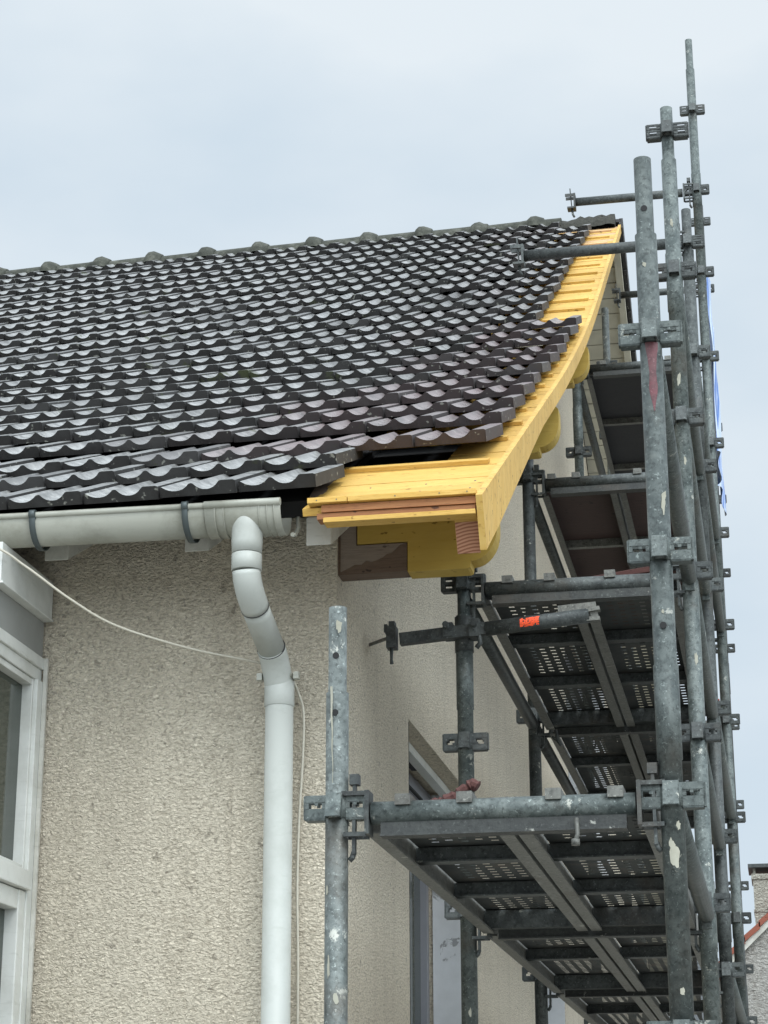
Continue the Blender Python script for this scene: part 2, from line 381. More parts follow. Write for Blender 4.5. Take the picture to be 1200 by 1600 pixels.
# ---- roof tiles
prof = []
def seg(v0, v1, h0, h1, hb, n=7, pw=2.0):
    for i in range(n+1):
        t = i/n; k = abs(2*t-1)**pw; hh = hb + ((h0 if t < .5 else h1)-hb)*k
        prof.append((v0+(v1-v0)*t, hh))
prof.append((0, .029)); prof.append((.018, .030))
seg(.03, .385, .029, .0345, .0165, 8, 2.3)
prof.append((.41, .0360))
seg(.435, .775, .0345, .037, .0165, 8, 2.3)
prof += [(.80, .0385), (.955, .0385), (.985, .036)]
TLEN = GA+.045
TILT = .037/TLEN
def add_tile(V, Fc, SM, TN, u0, s0, back=False, tone=(0, 0), jit=0., front_len=None):
    """one tile whose lower left corner is at (u0, s0)"""
    a = ANG(s0+TLEN/2)
    e = Vector((math.cos(DE), math.sin(DE), 0)); up = Vector((-math.sin(DS)*math.cos(a), math.cos(DS)*math.cos(a), math.sin(a)))
    if back: up = Vector((0, math.cos(A2), -math.sin(A2)))
    nrm = e.cross(up).normalized()
    if nrm.z < 0: nrm = -nrm
    org = RF(u0, s0, 0) if not back else None
    rz = random.uniform(-.014, .014)*(1+jit); dn = random.uniform(-.0015, .0035)*(1+jit); ds = random.uniform(-.007, .007)*(1+jit)
    def P(v, l, h): return org + e*(v*(TW-.004) + l*rz) + up*(l+ds) + nrm*(h+dn - l*TILT)
    n = len(prof); i = len(V)
    for l in (0, TLEN):
        for v, h in prof: V.append(tuple(P(v, l, h)))
    for k in range(n-1): Fc.append((i+k, i+k+1, i+n+k+1, i+n+k)); SM.append(True)
    j = len(V)                # front face, own vertices
    for v, h in prof: V.append(tuple(P(v, 0, h)))
    for v, h in prof: V.append(tuple(P(v, .006, 0)))
    for k in range(n-1): Fc.append((j+k, j+n+k, j+n+k+1, j+k+1)); SM.append(False)
    for vv, hh in ((0, prof[0][1]), (.985, prof[-1][1])):
        q = len(V)
        V += [tuple(P(vv, 0, 0)), tuple(P(vv, TLEN, 0)), tuple(P(vv, TLEN, hh)), tuple(P(vv, 0, hh))]; Fc.append((q, q+1, q+2, q+3)); SM.append(False)
    q = len(V)
    V += [tuple(P(0, 0.006, 0)), tuple(P(.985, 0.006, 0)), tuple(P(.985, TLEN, 0)), tuple(P(0, TLEN, 0))]; Fc.append((q, q+3, q+2, q+1)); SM.append(False)
    TN += [(tone[0], tone[1], .55+.45*max(0, min(1, (.034-h)/.014))) for _ in (0, 1) for v, h in prof] + [(tone[0], tone[1], 0.)]*(len(V)-i-2*n)  # third channel masks the painted trough sheen, none on the faces
def tiles_mesh(name, items, parent):
    V, Fc, SM, TN = [], [], [], []
    for it in items: add_tile(V, Fc, SM, TN, *it[0], **it[1])
    me = bpy.data.meshes.new(name); me.from_pydata(V, [], Fc); me.polygons.foreach_set('use_smooth', SM)
    at = me.color_attributes.new('tone', 'FLOAT_COLOR', 'POINT')
    flat = []
    for a, b, c in TN: flat += [a, b, c, 1]
    at.data.foreach_set('color', flat)
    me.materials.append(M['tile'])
    bm = bmesh.new(); bm.from_mesh(me); bmesh.ops.recalc_face_normals(bm, faces=bm.faces); bm.to_mesh(me); bm.free()
    o = bpy.data.objects.new(name, me); col.objects.link(o); o.parent = parent; o.location = -parent.location
    return o
items = []
for k in range(1, 27):
    s0 = SK(k) - (.075 if k == 24 else .02 if k == 25 else 0) if k < 26 else -.105
    if k == 26: ends = UX(-.955, 0)
    elif k == 25: ends = UX(-.965, s0)
    elif k >= 14: ends = 0.
    elif k >= 2: ends = -TW
    else: ends = -2*TW
    if k < 25: ends += 0
    nt_ = 52
    for i in range(nt_):
        u0 = ends - TW*(i+1)
        tone_r = 0.
        if 14 <= k <= 24:
            lim = .62 + (k-14)*.03 + random.uniform(-.15, .25)
            if -u0 < lim: tone_r = random.uniform(.6, 1.)
            elif -u0 < lim+.24: tone_r = random.uniform(0, .4)
        if k < 14 and -u0 < 1.1+random.uniform(-.4, .3): tone_r = random.uniform(.0, .35)
        items.append(((u0, s0), dict(tone=(tone_r, random.choice((0, 0, random.uniform(0, .7)))), jit=1.5 if random.random() < .06 else 0)))
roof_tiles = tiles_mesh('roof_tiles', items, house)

# ---- ridge
ridge_n0 = .06
def ridge_pt(x, dz=0): 
    u = UX(x, SR); p = RF(u, SR, 0); return Vector((x, p.y+.02, p.z+dz))
xs = [-1.147-.3965*i for i in range(27)]
for i, x in enumerate(xs):
    mb = MB(); x1 = x-.3965; zt = .012
    # half-round cap with a domed collar at its right end
    nseg = 12; rad = .115; col_r = random.uniform(.142, .156)
    prof_x = [(x1, rad*.96), (x-.12, rad), (x-.075, rad+.004), (x-.065, col_r*.88), (x-.045, col_r), (x-.010, col_r*1.01), (x+.02, col_r*.92), (x+.045, rad+.01), (x+.05, rad)]
    if i == 0: prof_x = prof_x[:-1]+[(x+.05, rad), (x+.165, rad*1.02)]
    base = len(mb.v)
    for (px_, r_) in prof_x:
        c = ridge_pt(px_, -.035+random.uniform(-.003, .003))
        for j in range(nseg+1):
            t = math.pi*j/nseg
            mb.v.append((px_, c.y - math.cos(t)*r_, c.z + math.sin(t)*r_*.82 - .02))
    for a in range(len(prof_x)-1):
        for j in range(nseg):
            q = base+a*(nseg+1)+j; mb.f.append((q, q+1, q+nseg+2, q+nseg+1)); mb.sm.append(True)
    e = base+(len(prof_x)-1)*(nseg+1); mb.f.append(tuple(e+j for j in range(nseg+1))); mb.sm.append(False)
    part(mb, 'ridge_tile', M['ridge'])
# mossy mortar bed under the ridge tiles, ragged where caps are missing
mb = MB(); rnd = random.Random(3)
xx = -11.8; prevp = None; n = 0
rows_ = []
while xx < -.60:
    exposed = xx > -.99
    h = (.020+.022*(xx+.99)/.4+rnd.uniform(-.014, .014)) if exposed else .01+rnd.uniform(-.008, .008)
    wdt = .10 if exposed else .125+rnd.uniform(-.012, .02)
    c = ridge_pt(xx, 0)
    rows_.append([(xx, c.y-wdt, c.z-.075+rnd.uniform(-.01, .01)), (xx, c.y-wdt*.8, c.z-.03+rnd.uniform(-.015, .01)), (xx, c.y-wdt*.3, c.z+h), (xx, c.y+wdt*.3, c.z+h*.9), (xx, c.y+wdt, c.z-.06)])
    xx += .03
for a, b in zip(rows_[:-1], rows_[1:]):
    for j in range(4): mb.quad([a[j], a[j+1], b[j+1], b[j]])
mb.quad(rows_[-1])
part(mb, 'ridge_mortar', M['mortar'])

# ---- underlay / boarding under the tiles (whole roof), back slope
mb = MB()
def slab(mb, u0a, u1a, s0, s1, n0, n1, st=None):
    ss = [s0+(s1-s0)*i/16 for i in range(17)]
    for a, b in zip(ss[:-1], ss[1:]):
        e = 0
        mb.hexa([RF(u0a, a, n0), RF(u1a, a, n0), RF(u1a, b-e, n0), RF(u0a, b-e, n0), RF(u0a, a, n1), RF(u1a, a, n1), RF(u1a, b-e, n1), RF(u0a, b-e, n1)])
slab(mb, -11.6, UX(-1.0, 0), .06, SR-.02, -.105, -.06)
slab(mb, UX(-1.0, 0)+.001, UX(-.60, 0), SK(24)-.06, SK(14), -.115, -.08)  # dark sheet added as the shade in the gap below the tiles
part(mb, 'underlay_shade', M['dark'])
# back slope
YR, ZR = RID.y, RID.z
mb = MB(); tb = math.tan(A2)
def BS(x, d, n): return (x, YR+.03+d*math.cos(A2)+n*math.sin(A2), ZR-d*math.sin(A2)+n*math.cos(A2))
mb.hexa([BS(-12.2, 0, -.09), BS(-.66, 0, -.09), BS(-.66, 8.8, -.09), BS(-12.2, 8.8, -.09), BS(-12.2, 0, -.03), BS(-.66, 0, -.03), BS(-.66, 8.8, -.03), BS(-12.2, 8.8, -.03)])
part(mb, 'back_roof_slope', M['plydk'])
mb = MB()
for i in range(25):     # stepped verge tiles of the back slope
    d0 = i*GA; 
    for x0, x1 in ((-.80, -.575), (-1.03, -.802)):
        mb.hexa([BS(x0, d0, -.02), BS(x1, d0, -.02), BS(x1, d0+GA+.03, .0), BS(x0, d0+GA+.03, .0), BS(x0, d0, .02), BS(x1, d0, .02), BS(x1, d0+GA+.03, .045), BS(x0, d0+GA+.03, .045)])
    mb.hexa([BS(-.585, d0, -.10), BS(-.56, d0, -.10), BS(-.56, d0+GA+.03, -.085), BS(-.585, d0+GA+.03, -.085), BS(-.585, d0, .025), BS(-.56, d0, .025), BS(-.56, d0+GA+.03, .05), BS(-.585, d0+GA+.03, .05)])
part(mb, 'back_verge_tiles', M['tile'])

# ---- new boarding over the verge
xb = lambda s: -.503 - .075*max(0, min(1, (s-2.5)/7.0))       # outer face of the verge
mb2 = []
bw = .118; s = -.135; i = 0
while s < SR-.05:
    s1 = min(s+bw-.003, SR-.03)
    xa = UX(-1.0 if not (SK(24)-.13 < s < SK(14)-.1) else -.70, s); xc = UX(xb(s)-.018, s)
    t = MB()
    dn = random.uniform(-.0015, .0015)
    t.hexa([RF(xa, s, -.072), RF(xc, s, -.072), RF(xc, s1, -.072), RF(xa, s1, -.072), RF(xa, s, -.052+dn), RF(xc, s, -.052+dn), RF(xc, s1, -.052+dn), RF(xa, s1, -.052+dn)])
    part(t, 'verge_plank', M['woodpk' if s > SR-1.1 and i % 3 == 1 else 'wood'])
    s += bw; i += 1
for k in range(2, 26):      # one batten per course
    s = SK(k)+GA-.055 if k < 25 else SK(24)-.035
    if k == 25: s = SK(24)-.165
    mb = MB()
    x0, x1 = -.998, xb(s)-.055
    if 14 <= k < 25: x1 = xb(s)-.035-random.uniform(0, .02)
    dd = random.uniform(-.004, .004)
    mb.hexa([RF(UX(x0, s), s+dd, -.0515), RF(UX(x1, s), s-dd, -.0515), RF(UX(x1, s), s+.042-dd, -.0515), RF(UX(x0, s), s+.042+dd, -.0515),
             RF(UX(x0, s), s+dd, -.039), RF(UX(x1, s), s-dd, -.039), RF(UX(x1, s), s+.042-dd, -.039), RF(UX(x0, s), s+.042+dd, -.039)])
    part(mb, 'batten', M['wood'] if k > 5 or k % 2 else M['woodpk'])
# barge rafter and board
def lown(s):
    t = max(0, min(1, s/1.6)); return -.190+.082*t+.012*max(0, min(1, (s-2)/4))
def verge_strip(dx0, dx1, n0, n1, sa, sb_):
    mb = MB(); ss = [sa+(sb_-sa)*i/30 for i in range(31)]; ss = sorted(ss+[SB])
    for j in range(len(ss)-1):
        a, b = ss[j], ss[j+1]
        P = []
        for na, nb_ in ((n0(a), n0(b)), (n1(a), n1(b))):
            P += [RF(UX(xb(a)+dx0, a), a, na), RF(UX(xb(a)+dx1, a), a, na), RF(UX(xb(b)+dx1, b), b, nb_), RF(UX(xb(b)+dx0, b), b, nb_)]
        for f in ((3, 2, 1, 0), (4, 5, 6, 7), (1, 2, 6, 5), (3, 0, 4, 7)): mb.quad([P[q] for q in f])
        if j == 0: mb.quad([P[0], P[1], P[5], P[4]])
        if j == len(ss)-2: mb.quad([P[2], P[3], P[7], P[6]])
    return mb
part(verge_strip(-.018, 0, lown, lambda s: -.040, -.16, SR-.02), 'barge_board', M['woodside'])
part(verge_strip(-.085, -.021, lambda s: lown(s)-.002, lambda s: min(lown(s)+.085, -.076), -.125, SR-.1), 'barge_rafter', M['wood'])
# end grain of the barge rafter
mb = MB(); s = -.1255
P = [RF(UX(xb(0)-.084, s), s, -.204), RF(UX(xb(0)-.022, s), s, -.204), RF(UX(xb(0)-.022, s), s, -.119), RF(UX(xb(0)-.084, s), s, -.119)]
mb.hexa([P[0]-Vector((0, .004, 0)), P[1]-Vector((0, .004, 0)), P[1], P[0], P[3]-Vector((0, .004, 0)), P[2]-Vector((0, .004, 0)), P[2], P[3]])
part(mb, 'rafter_end_grain', M['endgrain'])
# eave stack: light lip board, two raw edges, light bottom board
e0 = RF(0, -.135, -.05); ye, ze = e0.y, e0.z
mb = MB(); mb.box(-.981, -.872, ye-.018, ye+.05, ze+.005, ze+.021); part(mb, 'eave_lip_board', M['wood'], bevel=.0015)
mb = MB(); mb.box(-.870, -.522, ye-.016, ye+.05, ze+.005, ze+.021); part(mb, 'eave_lip_board', M['wood'], bevel=.0015)
mb = MB(); mb.box(-.945, -.524, ye-.002, ye+.05, ze-.017, ze+.003); part(mb, 'eave_raw_board', M['woodred'])
mb = MB(); mb.box(-.958, -.526, ye+.003, ye+.05, ze-.035, ze-.019); part(mb, 'eave_raw_board', M['woodred'])
mb = MB(); mb.box(-.937, -.524, ye-.016, ye+.035, ze-.051, ze-.037); part(mb, 'eave_bottom_board', M['wood'], bevel=.0015)
# ---- old eave board fragment under the last old tiles
mb = MB(); mb.hexa([RF(UX(-1.02, .1), .06, -.10), RF(UX(-.93, .1), .05, -.11), RF(UX(-.90, .1), .32, -.10), RF(UX(-1.05, .1), .34, -.10), RF(UX(-1.02, .1), .06, -.05), RF(UX(-.93, .1), .05, -.055), RF(UX(-.92, .1), .32, -.055), RF(UX(-1.05, .1), .34, -.05)])
part(mb, 'broken_board', M['oldwood'])

# ---- rafter ends
for i in range(9):
    x1 = -.952 if i == 0 else (-1.31-.418*(i-1)); x0 = x1-.072
    s0_, s1_ = .055 if i else .03, 1.0
    mb = MB(); ua, ub = UX(x0, .5), UX(x1, .5)
    P = [RF(ua, s0_, -.19), RF(ub, s0_, -.19), RF(ub, s1_, -.19), RF(ua, s1_, -.19), RF(ua, s0_, -.107), RF(ub, s0_, -.107), RF(ub, s1_, -.107), RF(ua, s1_, -.107)]
    yf = P[4].y - .012
    P[0] = Vector((P[0].x, yf+.0, P[0].z-.01)); P[1] = Vector((P[1].x, yf+.0, P[1].z-.01)); P[4] = Vector((P[4].x, yf, P[4].z)); P[5] = Vector((P[5].x, yf, P[5].z))
    mb.hexa(P); part(mb, 'rafter_end', M['whitewood'], bevel=.003)

# ---- purlins
def purlin_poly(x0, zt, zb, xe):
    pts = [(x0, zt), (x0, zb), (xe-.088, zb), (xe-.080, zb+.004), (xe-.078, zb+.022)]
    for i in range(1, 9):
        t = i/8*math.pi/2; pts.append((xe-.078+.078*math.sin(t), zb+.022+.10*(1-math.cos(t))))
    pts += [(xe, zt-.012), (xe-.01, zt)]
    return pts
YP = 1.402
# first purlin: new timber halved over the stub of the old one
pts = [(-.942, 1.10), (-.942, 1.006), (-.793, 1.006), (-.793, .914)] + purlin_poly(-.793, 1.10, .914, -.530)[2:]
mb = MB(); mb.prism(pts, lambda p, t: (p[0], t, p[1]), YP, YP+.075); part(mb, 'new_purlin', M['purl'])
pts = [(-1.16, .915), (-.7955, .917), (-.7955, 1.004), (-.9445, 1.004), (-.9445, 1.10), (-1.16, 1.10)]
mb = MB(); mb.prism(pts, lambda p, t: (p[0], t, p[1]), YP+.003, YP+.07); old = part(mb, 'old_purlin_stub', M['oldwood'])
pts = [(-.992, .925), (-.965, .936), (-.95, .945), (-.93, .944), (-.915, .955), (-.90, .951), (-.885, .955), (-.868, .962), (-.855, .972), (-.84, .975), (-.815, .998), (-.80, 1.002), (-.9455, 1.002), (-.9475, 1.098), (-.992, 1.098)]
mb = MB(); mb.prism(pts, lambda p, t: (p[0], t, p[1]), YP+.0005, YP+.004); part(mb, 'flaking_paint', M['oldpaint'], parent=old)
for yq, xe in ((3.42, -.535), (5.15, -.545), (7.0, -.68), (8.45, -.70)):
    zt = roofz(yq, -.8)-.185
    mb = MB(); mb.prism(purlin_poly(-1.2, zt, zt-.19, xe), lambda p, t: (p[0], t, p[1]), yq, yq+.075); part(mb, 'new_purlin', M['purl'])

# ---- walls
XW, YF = -1.0, 1.39
mb = MB()
def fw(x): return YF + (x-XW)*math.tan(DE)
xl = -12.5
# front wall
mb.hexa([(xl, fw(xl), GZ), (XW-.3, fw(XW-.3), GZ), (XW-.3, fw(XW-.3)+.28, GZ), (xl, fw(xl)+.28, GZ), (xl, fw(xl), 1.09), (XW-.3, fw(XW-.3), 1.10), (XW-.3, fw(XW-.3)+.28, 1.22), (xl, fw(xl)+.28, 1.21)])
# corner + gable pieces with window openings  (y0,y1,z0,z1 of each opening)
ops = [(2.575, 3.93, -.62, .747), (6.35, 7.62, -.62, .40), (8.20, 11.3, 1.3, 2.9)]
def gz(y):
    if y <= YR: return roofz(y)-.175
    return ZR-(y-YR)*tb-.17
def gp(y0, y1, z0=None, top=None):
    a, b = (top, top) if top is not None else (gz(y0), gz(y1))
    z0 = GZ if z0 is None else z0
    xo = XW
    mb.hexa([(xo-.3, y0, z0), (xo, y0, z0), (xo, y1, z0), (xo-.3, y1, z0), (xo-.3, y0, a), (xo, y0, a), (xo, y1, b), (xo-.3, y1, b)])
gp(YF, 2.575)
gp(2.575, 3.93, .747); gp(2.575, 3.93, GZ, -.62)
YB = RF(0, SB).y
gp(3.93, 4.6); gp(4.6, 5.4); gp(5.4, 6.35); gp(6.35, 7.62, .40); gp(6.35, 7.62, GZ, -.62); gp(7.62, 8.20)
gp(8.20, YR, 2.9); gp(YR, 11.3, 2.9); gp(8.20, 11.3, GZ, 1.3); gp(11.3, 16.0)
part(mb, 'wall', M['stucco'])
# cream soffit boards under the verge of the back slope
mb = MB(); d = .05
while d < 8.6:
    mb.hexa([BS(-1.0, d, -.112), BS(-.64, d, -.112), BS(-.64, d+.122, -.112), BS(-1.0, d+.122, -.112), BS(-1.0, d, -.092), BS(-.64, d, -.092), BS(-.64, d+.122, -.092), BS(-1.0, d+.122, -.092)]); d += .13
part(mb, 'soffit_boards', M['clad'])
mb = MB(); mb.hexa([BS(-.638, 0, -.15), BS(-.592, 0, -.15), BS(-.592, 8.7, -.15), BS(-.638, 8.7, -.15), BS(-.638, 0, -.092), BS(-.592, 0, -.092), BS(-.592, 8.7, -.092), BS(-.638, 8.7, -.092)])
part(mb, 'back_barge_rafter', M['clad'])

# ---- gable windows
def gable_window(y0, y1, z0, z1):
    fr = MB(); xg = XW-.16
    fr.box(xg-.05, xg, y0+.003, y0+.05, z0+.003, z1-.085); fr.box(xg-.05, xg, y1-.058, y1-.003, z0+.003, z1-.085)
    fr.box(xg-.05, xg, y0+.052, y1-.06, z0+.003, z0+.06); fr.box(xg-.05, xg, y0+.052, y1-.06, z1-.14, z1-.085)
    o = part(fr, 'window', M['shutter'])
    p = MB(); p.box(xg-.035, xg-.025, y0+.052, y1-.06, z0+.062, z1-.142); part(p, 'pane', M['glass'], parent=o)
    p = MB(); p.box(xg-.06, xg+.015, y0+.004, y1-.004, z1-.083, z1-.018); part(p, 'shutter_box', M['shutter'], parent=o)
    p = MB(); p.box(xg+.018, xg+.03, y0+.004, y1-.3, z1-.088, z1-.080)
    p.box(xg+.04, xg+.06, y0+.1, y0+.75, z1-.030, z1-.012); part(p, 'shutter_rail', M['dark'], parent=o)
    p = MB(); p.box(xg+.065, xg+.10, y0+.004, y1-.02, z1-.035, z1-.004); part(p, 'head_rail', M['frame'], parent=o)
    p = MB(); p.box(xg+.016, XW-.004, y1-.008, y1+.0, z0+.05, z1-.012); part(p, 'reveal', M['reveal'], parent=o)
    p = MB(); p.box(xg+.003, XW+.04, y0-.03, y1+.03, z0-.04, z0+.002); part(p, 'sill', M['greypanel'], parent=o)
    p = MB(); p.box(XW-.03, XW+.001, y0+.003, y0+.006, z0+.05, z1-.01); part(p, 'edge_trim', M['dark'], parent=o)
    return o
w1 = gable_window(*ops[0]); w2 = gable_window(*ops[1]); w3 = gable_window(*ops[2])
# small hood on the wall beyond the second deck
hd = MB(); hd.hexa([(XW, 7.9, 1.90), (XW+.10, 7.9, 1.88), (XW+.10, 8.16, 1.88), (XW, 8.16, 1.90), (XW, 7.9, 1.99), (XW+.012, 7.9, 1.99), (XW+.012, 8.16, 1.99), (XW, 8.16, 1.99)])
part(hd, 'vent_hood', M['frame'])

# ---- box bay at the left, its glazed flank seen past the wall
bay = None
XB = -1.875
mb = MB(); mb.box(-4.6, XB-.10, .99, fw(-2)-.002, GZ, .93); bay = part(mb, 'bay_window', M['greypanel'])
def bp(name, mt, *boxes, bevel=0):
    mb = MB()
    for b in boxes: mb.box(*b)
    return part(mb, name, mt, parent=bay, bevel=bevel)
y0, y1 = .965, 1.388
bp('head_panel', M['frame'], (XB-.10, XB+.012, y0, y1+.0, .822, .935), (XB-.098, XB+.018, y0, y1, .815, .8218), bevel=.002)
bp('side_panel', M['greypanel'], (XB-.10, XB-.012, y0, y1, .703, .814))
bp('outer_frame', M['frame'], (XB-.099, XB-.002, y0+.001, y1-.001, .668, .702), (XB-.097, XB-.010, y0+.002, y1-.002, .632, .6675),
   (XB-.098, XB-.003, 1.338, y1, -1.9, .6315), (XB-.098, XB-.003, y0, y0+.05, -1.9, .6315), bevel=.002)
bp('sash', M['frame'], (XB-.09, XB-.014, 1.325, 1.337, .075, .631), (XB-.09, XB-.014, 1.0155, 1.035, .075, .631), (XB-.088, XB-.016, 1.036, 1.324, .612, .630), (XB-.088, XB-.016, 1.036, 1.324, .076, .09), bevel=.002)
bp('mid_rail', M['frame'], (XB-.097, XB+.004, y0+.051, 1.3375, .028, .073), (XB-.097, XB+.010, y0+.051, 1.3375, .018, .0278), bevel=.002)
bp('lower_sash', M['frame'], (XB-.09, XB-.006, 1.285, 1.337, -.85, .016), (XB-.09, XB-.006, 1.0155, 1.055, -.85, .016), (XB-.088, XB-.008, 1.056, 1.284, -.04, .015), (XB-.088, XB-.008, 1.056, 1.284, -.85, -.80), bevel=.003)
bp('pane', M['glass'], (XB-.06, XB-.045, 1.036, 1.324, .091, .611), (XB-.06, XB-.045, 1.056, 1.284, -.799, -.041))
for xa in (-4.5, -3.25):
    xz = xa+1.15
    bp('front_frame', M['frame'], (xa, xa+.06, .955, .989, -1.9, .70), (xz-.06, xz, .955, .989, -1.9, .70), (xa+.061, xz-.061, .957, .989, .64, .698), (xa+.061, xz-.061, .957, .989, .02, .075), (xa+.061, xz-.061, .957, .989, -1.898, -1.84), bevel=.002)
    bp('front_pane', M['glass'], (xa+.062, xz-.062, .972, .9885, .076, .639), (xa+.062, xz-.062, .972, .9885, -1.839, .019))
# rendered jamb bead along the wall
bp('jamb_bead', M['whitewood'], (XB-.002, XB+.010, y1-.012, y1-.002, -1.9, .702))

# ------------------------------------------------------------------ gutter and downpipe
def gl(x): t = (x+1.87)/.81; return (.947 + (x+1.06)*math.tan(DE), 1.009-.012*t)   # bead y, z
gut = empty('gutter', (-1.06, .95, .94), 'dirty off-white half-round gutter along the eave with dark brackets', 'gutter')
RG = .066
def gutter_shell(x0, x1, r, name, mt, parent, bead=True, off=0., n=14):
    mb = MB(); base = 0; xsn = [x0, x1]
    for x in xsn:
        yb, zb = gl(x); cy = yb+RG; 
        for rr in (r, r-.003):
            for j in range(n+1):
                t = math.pi + math.pi*j/n
                mb.v.append((x, cy+math.cos(t)*rr, zb-.006+math.sin(t)*rr))
    m_ = n+1
    for j in range(n):
        mb.f.append((j, j+1, 2*m_+j+1, 2*m_+j)); mb.sm.append(True)
        mb.f.append((m_+j, 3*m_+j, 3*m_+j+1, m_+j+1)); mb.sm.append(True)
        mb.f.append((2*m_+j, 2*m_+j+1, 3*m_+j+1, 3*m_+j)); mb.sm.append(False)
        mb.f.append((j, m_+j, m_+j+1, j+1)); mb.sm.append(False)
    if bead:
        a, b = gl(x0), gl(x1); mb.tube((x0, a[0]-off, a[1]-.002), (x1, b[0]-off, b[1]-.002), .0085+off, 10)
    return part(mb, name, mt, parent=parent)
gutter_shell(-12.0, -1.2745, RG, 'channel', M['gutter'], gut)
gutter_shell(-1.279, -1.064, RG+.004, 'outlet_section', M['gutter'], gut, True, .0025)
for x in (-1.25, -1.225, -1.125, -1.102, -1.082): gutter_shell(x-.0016, x+.0016, RG+.0065, 'rib', M['gutter'], gut, False)
for x in (-1.776, -1.333, -2.22, -2.66): gutter_shell(x-.0085, x+.0085, RG+.012, 'bracket', M['bracket'], gut, True, .005)
mb = MB()   # dark end plate set inside, with its back lug
yb, zb = gl(-1.07)
mb.prism([(yb+RG+math.cos(math.pi+math.pi*j/14)*.060, zb-.008+math.sin(math.pi+math.pi*j/14)*.060) for j in range(15)], lambda p, t: (t, p[0], p[1]), -1.10, -1.094)
part(mb, 'end_plate', M['gutter'], parent=gut)
mb = MB(); mb.rings([(-1.045, yb+.135, zb-.005), (-1.043, yb+.128, zb-.04), (-1.045, yb+.10, zb-.068), (-1.047, yb+.075, zb-.074)], .006, 10); part(mb, 'end_hook', M['gutter'], parent=gut)

dp = empty('downpipe', (-1.142, 1.30, GZ), 'pale grey swan-neck downpipe running down the front wall', 'downpipe')
def P_(mb, name, mt): return part(mb, name, mt, parent=dp)
cx0, cy0 = -1.168, .995
mb = MB(); mb.rings([(cx0, cy0, .992), (cx0, cy0, .94), (cx0, cy0, .90), (cx0, cy0, .866)], [.043, .043, .043, .0412], 32); P_(mb, 'outlet', M['pipe'])
mb = MB(); mb.rings([(cx0, cy0, .864), (cx0, cy0, .8635), (cx0, cy0, .818), (cx0, cy0, .8175)], [.0408, .0418, .0418, .0404], 32); P_(mb, 'socket', M['pipe'])
P0 = Vector((cx0, cy0, .817)); P1 = Vector((-1.166, .998, .772)); P2 = Vector((-1.150, 1.262, .640)); P3 = Vector((-1.146, 1.300, .585))
bend = []
for i in range(11):
    t = i/10; a = P0*(1-t)**2 + P1*2*t*(1-t)+(P1*.72+P2*.28)*t**2; bend.append(a)
mb = MB(); mb.rings(bend, .0392, 32); P_(mb, 'upper_elbow', M['pipe'])
dseg = (P2-P1).normalized()
q0 = bend[-1]; mb = MB(); mb.rings([q0-dseg*.0025, q0+dseg*.0005], .0400, 32); P_(mb, 'seal', M['rubber'])
q1 = P1*.14+P2*.86
mb = MB(); mb.rings([q0+dseg*.0, q0+dseg*.03, q1], [.0375, .0383, .0383], 32); P_(mb, 'offset_pipe', M['pipe'])
mb = MB(); mb.rings([q1-dseg*.0018, q1+dseg*.0018], .0409, 32); P_(mb, 'seal', M['rubber'])
bend2 = []
for i in range(9):
    t = i/8; a = q1*(1-t)**2 + (P2+Vector((0, .012, -.01)))*2*t*(1-t) + (P3+Vector((0, 0, -.02)))*t**2; bend2.append(a)
mb = MB(); mb.rings(bend2, .0405, 32); P_(mb, 'lower_elbow', M['pipe'])
mb = MB(); mb.rings([(-1.145, 1.30, .580), (-1.145, 1.30, .578), (-1.1445, 1.30, .508), (-1.1445, 1.30, .506)], [.040, .0425, .0425, .040], 32); P_(mb, 'socket', M['pipe'])
mb = MB(); mb.rings([(-1.1445, 1.30, .507), (-1.138, 1.30, GZ+.002)], .0398, 32); P_(mb, 'straight_pipe', M['pipe'])
mb = MB(); mb.rings([(-1.146, 1.30, .600), (-1.146, 1.30, .586)], .0445, 32); mb.box(-1.205, -1.190, 1.272, 1.292, .580, .600); mb.box(-1.099, -1.084, 1.272, 1.292, .580, .600); mb.box(-1.156, -1.136, 1.34, 1.392, .587, .600)
P_(mb, 'clamp', M['gutter'])

# cable
cab = MB()
cp = [(-2.75, .86, 1.25), (-2.3, .90, 1.085), (-1.905, .93, .925), (-1.80, .98, .864), (-1.69, 1.05, .783), (-1.58, 1.13, .722), (-1.40, 1.22, .672), (-1.25, 1.27, .643), (-1.19, 1.30, .633)]
def catmull(P, n=8):
    P = [Vector(p) for p in P]; out_ = []
    for i in range(len(P)-1):
        a, b, c, d = P[max(i-1, 0)], P[i], P[i+1], P[min(i+2, len(P)-1)]
        for k in range(n):
            t = k/n; out_.append(.5*((2*b)+(c-a)*t+(2*a-5*b+4*c-d)*t*t+(3*b-a-3*c+d)*t**3))
    return out_+[P[-1]]
cab.rings(catmull(cp), .0036, 10)
tag(cab.build('cable', M['cable']), 'thin cream cable sagging across the wall from the left to the downpipe', 'cable')
cab = MB(); cab.rings(catmull([(-1.12, 1.345, .60), (-1.103, 1.352, .56), (-1.088, 1.36, .50), (-1.090, 1.365, .37), (-1.100, 1.37, .20), (-1.103, 1.37, 0), (-1.098, 1.37, -.3), (-1.098, 1.37, -1.2), (-1.1, 1.37, GZ)]), .0036, 10)
tag(cab.build('cable', M['cable']), 'thin cream cable running down the wall close beside the downpipe', 'cable')

# ------------------------------------------------------------------ scaffold
sc = empty('scaffold', (-.35, 0, GZ), 'galvanised tube scaffold with stepped decks standing along the gable wall', 'scaffold')
YR_ = [0, 1.842, 3.729, 6.207, 8.648, 11.1]
TR = .0243; XI = -.698
